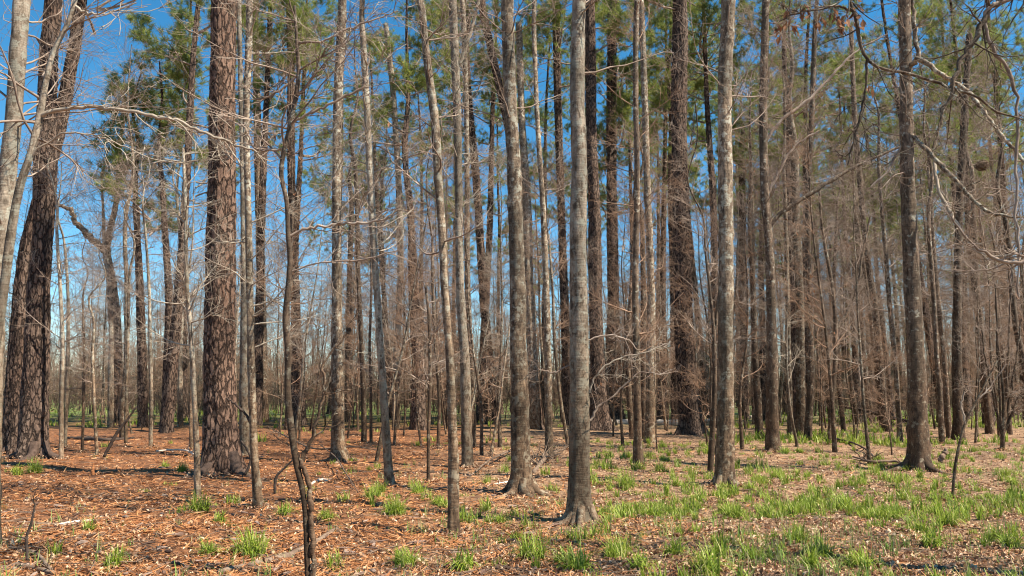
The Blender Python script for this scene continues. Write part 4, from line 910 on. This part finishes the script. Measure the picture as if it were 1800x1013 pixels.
# fallen pine straw
x, y = scatter(130000, 5.2, 30); w = np.clip(1.0 - (x + 0.5 + 2 * patch(x, y, .5, 3)) / 4, 0.12, 1) * np.clip(.7 + 1.2 * patch(x, y, 2.2, 9), .2, 1)
k = r.uniform(size=len(x)) < w; x, y = x[k], y[k]; n = len(x)
a = r.uniform(0, np.pi, n); d = np.stack([np.cos(a), np.sin(a), r.normal(0, .16, n)], 1); s = np.stack([-np.sin(a), np.cos(a), r.normal(0, .5, n)], 1)
C = np.stack([x, y, ground(x, y) + r.uniform(0.006, 0.028, n)], 1); ln = r.uniform(.06, .17, n)[:, None]; wd = (0.0022 + 0.0004 * y)[:, None]
V = np.stack([C - s * wd, C + s * wd, C + d * ln + s * wd * .4, C + d * ln - s * wd * .4], 1).reshape(-1, 3)
tag(link('pine_straw', mesh_np('pine_straw', V, [np.arange(n * 4).reshape(-1, 4)], M['straw'], False)), 'reddish fallen pine needles covering the ground', 'pine straw', None, 'stuff')
# bark flakes and cones shed by the pines
x, y = scatter(1600, 5.2, 26); w = np.clip(1.1 - (x + 1) / 5, .15, 1); k = r.uniform(size=len(x)) < w; x, y = x[k], y[k]; n = len(x)
a = r.uniform(0, 6.28, n); ln = r.uniform(.025, .085, n); P = np.empty((n, 3, 3))
for j in range(3): jx = x + np.cos(a) * ln * (j - 1); jy = y + np.sin(a) * ln * (j - 1); P[:, j] = np.stack([jx, jy, ground(jx, jy) + .018 + r.uniform(0, .02, n)], 1)
V, Fs = join([tubes(P, r.uniform(.008, .022, n)[:, None] * np.array([.5, 1, .4])[None], 5)])
tag(link('bark_flakes', mesh_np('bark_flakes', V, Fs, island('bark_flakes', [(.05, .03, .02), (.14, .08, .055), (.3, .22, .17), (.09, .05, .035)]), False)), 'dark bark flakes and cones scattered over the pine straw', 'bark flakes', None, 'stuff')
# small twigs on the floor
x, y = scatter(2200, 5.2, 40); n = len(x); a = r.uniform(0, 6.28, n); ln = r.uniform(.1, .6, n)
P = np.empty((n, 4, 3)); 
for j in range(4):
    f = j / 3; jx = x + np.cos(a + r.normal(0, .15, n) * f) * ln * f; jy = y + np.sin(a + r.normal(0, .15, n) * f) * ln * f
    P[:, j] = np.stack([jx, jy, ground(jx, jy) + .022 + r.uniform(0, .03, n)], 1)
R = r.uniform(.0022, .0065, n)[:, None] * np.linspace(1, .5, 4)[None]
V, Fs = join([tubes(P, R, 4)])
tag(link('fallen_twigs', mesh_np('fallen_twigs', V, Fs, M['log'])), 'small broken twigs strewn over the leaf litter', 'twigs', None, 'stuff')

# grass
def blades(C, L, r, seg=3, width=0.0045, lean=(0.15, 1.0)):
    """curved tapering blades from foot points C (n,3), lengths L (n)"""
    n = len(C); a = r.uniform(0, 6.28, n); b0 = r.uniform(lean[0], lean[1], n); h = np.stack([np.cos(a), np.sin(a)], 1)
    s = np.stack([-np.sin(a), np.cos(a), 0 * a], 1); P = C.copy(); th = b0 * 0.35; rows = []
    wds = width * np.linspace(1, 0.12, seg + 1) ** .7
    for j in range(seg + 1):
        w_ = wds[j] * (0.7 + 0.6 * (L / L.mean()))[:, None]; rows.append(P - s * w_); rows.append(P + s * w_)
        P = P + (L / seg)[:, None] * np.concatenate([h * np.sin(th)[:, None], np.cos(th)[:, None]], 1); th = th + b0 * 0.55
    V = np.stack(rows, 1).reshape(-1, 3); b = np.arange(n)[:, None, None] * (2 * seg + 2); i = (np.arange(seg) * 2)[None, :, None]
    return V, (b + i + np.array([0, 1, 3, 2])[None, None, :]).reshape(-1, 4)
def tuft_mesh(seed, nb, L, rad, width):
    q = np.random.default_rng(seed); a = q.uniform(0, 6.28, nb); d = rad * np.sqrt(q.uniform(0, 1, nb)); C = np.stack([d * np.cos(a), d * np.sin(a), np.full(nb, -.01)], 1)
    V, Fq = blades(C, L * q.uniform(.45, 1.1, nb), q, 4, width, (0.1, 1.3)); return mesh_np('grass_tuft', V, [Fq], M['blade'], True)
TM = [tuft_mesh(900 + q, [170, 130, 210, 110][q], [.29, .25, .32, .22][q], [.10, .08, .13, .07][q], .0048) for q in range(4)]
tufts = [(715, 985), (815, 1003), (935, 980), (985, 985), (1012, 1000), (1125, 1000), (1086, 972), (1185, 980), (1245, 1004), (1318, 988), (1445, 985), (1425, 1004), (1510, 1000), (365, 980), (440, 975), (200, 1002), (1780, 965), (1640, 960),
         (350, 905), (385, 925), (575, 912), (500, 905), (695, 905), (155, 938), (1665, 920), (1570, 912), (1290, 905), (1230, 880), (1400, 950), (1620, 935), (1750, 950), (1190, 855), (1150, 905), (880, 915), (1100, 855),
         (290, 823), (320, 832), (30, 835), (60, 830), (1340, 848), (1318, 862), (1290, 868), (1365, 838), (1430, 885), (1480, 895), (1515, 855), (655, 880), (670, 868), (735, 870), (770, 885), (1160, 830), (1545, 805), (1380, 800), (1408, 795), (1250, 800), (1120, 800), (1780, 850), (1810, 850)]
rows = {'nearest': [], 'middle': [], 'back': []}
for q, (px, py) in enumerate(tufts):
    x_, y_ = on_ground(px, py); o = link('grass_tuft', TM[q % 4]); o.location = (x_, y_, float(ground(x_, y_))); o.rotation_euler = (0, 0, q * 1.7); s = 0.8 + 0.4 * ((q * 37) % 10) / 10
    if q > 17: s *= .95
    o.scale = (s, s, s * (0.9 + .2 * ((q * 13) % 7) / 7)); rows['nearest' if py > 955 else 'middle' if py > 875 else 'back'].append((px, o))
for k_, L_ in rows.items():
    L_.sort(key=lambda e: e[0])
    for q, (px, o) in enumerate(L_):
        g = max(i for i, (p, _) in enumerate(LM) if p <= px); a, b_ = LM[g][1], LM[g + 1][1]
        lab = {'nearest': 'lush green tuft of grass in the front row', 'middle': 'green grass tuft growing in open leaf litter', 'back': 'grass tuft growing back among the tree feet'}[k_]
        tag(o, f'{lab}, {ORD[q] if q < 20 else "last"} from the left', 'grass tuft', 'grass tufts on the forest floor')
# smaller tufts that nobody could count
def grow_grass(ntuft, ymin, ymax, nb, L, width, dens, pad=80):
    x, y = scatter(ntuft, ymin, ymax, pad); px = 900 + F * x / y
    k = r.uniform(size=len(x)) < dens(x, y, px); x, y = x[k], y[k]; n = len(x)
    rad = r.uniform(.03, .13, n); nn = n * nb; a = r.uniform(0, 6.28, nn); d = np.repeat(rad, nb) * np.sqrt(r.uniform(0, 1, nn))
    cx = np.repeat(x, nb) + d * np.cos(a); cy = np.repeat(y, nb) + d * np.sin(a); sz = np.repeat(.35 + .95 * r.uniform(0, 1, n) ** 1.6, nb)
    C = np.stack([cx, cy, ground(cx, cy) - .01], 1); return blades(C, L * sz * r.uniform(.4, 1.1, nn), r, 2, width, (0.1, 1.3))
def dn(x, y, px):
    p = patch(x, y, .8, 21) + .5 * patch(x, y, 2.6, 22); right = np.clip((px - 480) / 620, 0.06, 1)
    zone = np.where((px > 1030) & (y > 10.5) & (y < 28), 1.7, np.where(y < 10.5, .22, .7))
    return (np.clip(p * 2.2 + .1, 0, 1) + .1) * right * zone
V1 = grow_grass(5400, 5.2, 32, 46, .18, .0044, dn)
V2 = grow_grass(3000, 10.5, 27, 40, .17, .005, lambda x, y, px: np.where(px > 1010, np.clip(patch(x, y, 1.1, 51) * 2 + .35, 0, 1), 0) * .8)
V, Fs = join([V1, V2]); tag(link('grass', mesh_np('grass', V, Fs, M['blade'])), 'fresh green grass sprouting through the leaf litter', 'grass', None, 'stuff')
V1 = grow_grass(4500, 5.2, 26, 9, .17, .003, lambda x, y, px: np.clip(patch(x, y, .9, 31) + .5, 0, 1) * np.clip((px - 300) / 800, .15, 1))
V, Fs = join([V1]); tag(link('sparse_grass', mesh_np('sparse_grass', V, Fs, M['palegrass'])), 'thin yellowish grass blades dotted over the litter', 'grass', None, 'stuff')
V1 = grow_grass(9000, 25, 75, 10, .28, .012, lambda x, y, px: np.clip(patch(x, y, .3, 41) * 1.6 + .3 + np.clip((y - 34) / 20, 0, .6), 0, 1) * np.where(px > 1150, 1, np.where(px < 380, .45 * (y > 38), .15)) * np.where((px > 1000) & (px < 1280) & (y > 32) & (y < 46), 0, 1), 40)
V, Fs = join([V1]); tag(link('far_grass', mesh_np('far_grass', V, Fs, M['blade'])), 'green ground cover between the feet of the far trees', 'grass', None, 'stuff')

# ------------------------------------------------------------------ fallen wood
def fallen(name, pts, mat, label, cat, lift=0.0, k2=0, k3=0, L=0.5, seed=1, sides=9, D=None, group=None, lifts=None):
    """pts: photo rows (x, y, width); rests on the floor"""
    Cw = []
    for j, (px, py, w_) in enumerate(pts):
        if D is None:
            x_, y_ = on_ground(px, py); z_ = 0
        else:
            p, t = at_depth(px, py, D if not isinstance(D, (list, tuple)) else D[j]); x_, y_, z_ = p
        t = y_ / math.cos(PITCH); rad = w_ * t / F / 2
        z0_ = float(ground(x_, y_))
        Cw.append([x_, y_, max(z_, z0_ + rad * 0.6) if D is not None else z0_ + rad * .6 + (lifts[j] if lifts else lift), rad])
    Cw = np.array(Cw); o0 = np.array([Cw[0, 0], Cw[0, 1], float(ground(Cw[0, 0], Cw[0, 1]))]); Cw[:, :3] -= o0
    q = np.random.default_rng(seed); S = smoothpath(Cw, len(pts) * 6); S[:, 3] *= q.uniform(.88, 1.1, len(S)); S[1:-1, :3] += q.normal(0, .1, (len(S) - 2, 3)) * S[1:-1, 3:4]
    P = S[None, :, :3]; R = S[None, :, 3]; V, Qd = tubes(P, R, sides); capa = np.arange(sides)[None, ::-1]; capb = (np.arange(sides) + len(V) - sides)[None]
    me = mesh_np(name, V, [Qd, capa, capb], M[mat])
    if not k2: return tag(link(name, me, None, o0), label, cat, group)
    root = empty(name, o0); tag(root, label, cat, group); link('stem', me, root)
    P2, R2_ = grow(P, R, k2, .15, 1, L, (25, 60), 6, q, 0.05, .2, .02, .003, .3, .7); parts = [tubes(P2, R2_, 4)]
    if k3: P3, R3 = grow(P2, R2_, k3, .2, 1, L * .5, (25, 60), 4, q, 0.03, .2, .01, .0025, .3, .8); parts.append(tubes(P3, R3, 3))
    V, Fs = join(parts); zf = ground(V[:, 0] + o0[0], V[:, 1] + o0[1]) - o0[2] + .01; V[:, 2] = np.maximum(V[:, 2], zf)
    tag(link('twigs', mesh_np('twigs', V, Fs, M[mat]), root), kind='stuff'); return root
fallen('fallen_log', [(1020, 746, 10), (1070, 746, 11), (1130, 746, 11), (1190, 747, 11)], 'palelog', 'pale stripped log lying behind the dark furrowed pine', 'log', seed=1)
fallen('fallen_log', [(1195, 742, 6), (1240, 741, 6), (1262, 742, 6)], 'palelog', 'short pale log seen right of the dark furrowed pine', 'log', seed=2)
fallen('fallen_log', [(1318, 736, 6), (1340, 735, 6)], 'palelog', 'small pale log end lying by the limbed trunk', 'log', seed=9)
fallen('fallen_log', [(385, 1014, 13), (450, 992, 12), (500, 975, 12), (545, 955, 10), (592, 930, 8)], 'log', 'grey half-buried log lying behind the crooked sapling foot', 'log', seed=3)
fallen('fallen_log', [(1590, 1012, 10), (1660, 995, 9), (1720, 985, 7), (1800, 982, 5)], 'darkwood', 'dark wet branch lying in the front right corner', 'branch', seed=4)
fallen('fallen_branch', [(-6, 972, 4), (30, 978, 5), (60, 984, 6), (90, 1012, 6)], 'log', 'curving grey stick in the front left corner', 'branch', seed=5, k2=4, k3=2, L=.4, lift=.02)
fallen('fallen_branch', [(48, 985, 5), (47, 945, 5), (55, 920, 4), (62, 885, 3)], 'darkwood', 'dark stick poking up from the front left corner', 'branch', seed=6, D=7.6, k2=3, k3=0, L=.35)
fallen('fallen_branch', [(2, 1010, 9), (25, 1000, 10), (60, 1004, 9), (95, 1014, 8)], 'log', 'thick looped grey root in the front left corner', 'root', seed=7)
fallen('fallen_branch', [(822, 842, 2), (835, 834, 2.5), (850, 823, 3), (862, 819, 3), (880, 812, 4), (908, 798, 4)], 'log', 'pale fallen branch rising against the swollen trunk', 'branch', seed=8, lifts=[0, .04, .06, .1, .12, .12], k2=6, k3=3, L=.5)
fallen('fallen_branch', [(856, 857, 3), (880, 850, 4), (902, 845, 4)], 'palelog', 'short pale stick beside the foot of the swollen trunk', 'branch', seed=10, k2=3, L=.3)
fallen('brush_pile', [(938, 835, 8), (955, 818, 9), (965, 805, 7), (990, 800, 4)], 'log', 'tangled heap of broken branches between swollen and lichen trunks', 'brush pile', seed=11, lifts=[0, .05, .08, .1], k2=22, k3=4, L=.9)
fallen('fallen_branch', [(470, 760, 1.5), (520, 785, 2.2), (560, 796, 3), (620, 797, 2.2), (680, 800, 1.2)], 'log', 'pale thin fallen branch lying before the straight grey trunk', 'branch', seed=12, lifts=[.2, .15, .12, .2, .1], k2=18, k3=4, L=.9)
fallen('fallen_branch', [(560, 794, 1.5), (590, 820, 2), (610, 848, 2), (634, 876, 1.2)], 'log', 'pale bowed switch between crooked sapling and slanting trunk', 'branch', seed=13, lifts=[.25, .2, .1, 0], k2=4, k3=0, L=.4)
fallen('fallen_branch', [(483, 868, 5), (485, 840, 5), (497, 826, 4), (515, 808, 3)], 'darkwood', 'dark bent stub standing left of the crooked sapling', 'branch', seed=14, D=12.5)
fallen('fallen_branch', [(538, 862, 4), (556, 850, 5), (568, 846, 6), (575, 850, 4)], 'palelog', 'pale forked stick behind the crooked sapling', 'branch', seed=15, k2=2, L=.3)
fallen('leaning_snag', [(183, 803, 5), (195, 780, 6), (210, 755, 5), (224, 738, 4), (240, 715, 3)], 'darkwood', 'dark dead stick propped at a slant in the left background', 'snag', seed=16, D=20.5)
fallen('broken_stump', [(163, 838, 6), (163, 828, 6), (164, 818, 3), (165, 813, 1)], 'rust', 'small rusty orange broken stump in the pine straw', 'stump', seed=17, D=16)
fallen('fallen_branch', [(1432, 778, 4), (1450, 775, 4), (1475, 778, 3), (1510, 788, 3), (1530, 800, 3), (1542, 815, 3)], 'darkwood', 'dark arching fallen branch left of the broad brown trunk', 'branch', seed=18, lifts=[0, .06, .1, .1, .1, 0], k2=6, k3=2, L=.6)
fallen('fallen_branch', [(1500, 806, 3), (1530, 820, 5), (1545, 820, 6), (1575, 820, 4), (1598, 826, 3)], 'log', 'knotted grey branch against the foot of the broad brown trunk', 'branch', seed=19, lifts=[.08, .06, .06, .08, .05], k2=14, k3=3, L=.6)
fallen('broken_stump', [(1652, 812, 9), (1656, 803, 9), (1662, 794, 8), (1663, 788, 5)], 'log', 'grey rotten stub right of the broad brown trunk', 'stump', seed=20, D=18.7)
fallen('fallen_log', [(1480, 715, 5), (1520, 722, 5), (1560, 733, 6), (1600, 742, 6)], 'darkwood', 'dark fallen trunk lying left behind the broad brown trunk', 'log', seed=21, D=[44, 42, 40, 38], k2=16, k3=3, L=1.6)
fallen('fallen_log', [(120, 772, 6), (150, 773, 8), (190, 775, 7), (235, 770, 5)], 'darkwood', 'mossy dark log in the left background', 'log', seed=22)
fallen('fallen_branch', [(275, 798, 3), (300, 795, 3), (325, 797, 3), (340, 803, 2)], 'palelog', 'thin pale branch on the straw left of the massive pine', 'branch', seed=23, lift=.06, k2=5, k3=2, L=.4)
fallen('fallen_log', [(95, 931, 5), (130, 926, 7), (165, 921, 4)], 'palelog', 'short split pale stick lying in front left litter', 'stick', seed=24)
fallen('fallen_branch', [(430, 834, 6), (436, 825, 5), (440, 803, 4), (424, 775, 3)], 'darkwood', 'dark crooked stick at the foot of the massive pine', 'branch', seed=25, D=15.6)
# ball of twigs caught in the limbs on the right
q = np.random.default_rng(3); c, t_ = at_depth(1727, 291, 15.0); n = 150
d = q.normal(size=(n, 3)); d /= np.linalg.norm(d, axis=1, keepdims=True); e = np.cross(d, q.normal(size=(n, 3))); e /= np.linalg.norm(e, axis=1, keepdims=True); P = np.empty((n, 4, 3)); rr = q.uniform(.05, .14, n)[:, None]
for j in range(4):
    a_ = (j - 1.5) * .55; P[:, j] = (d * np.cos(a_) + e * np.sin(a_)) * rr * np.array([1, 1, .85])
V, Fs = join([tubes(P, np.full((n, 4), .005), 3)])
tag(link('nest', mesh_np('nest', V, Fs, M['log']), None, c), 'round dark ball of twigs lodged in the branches at upper right', 'nest')
# the bare orange patch on the dull trunk is a flake of fresh wood
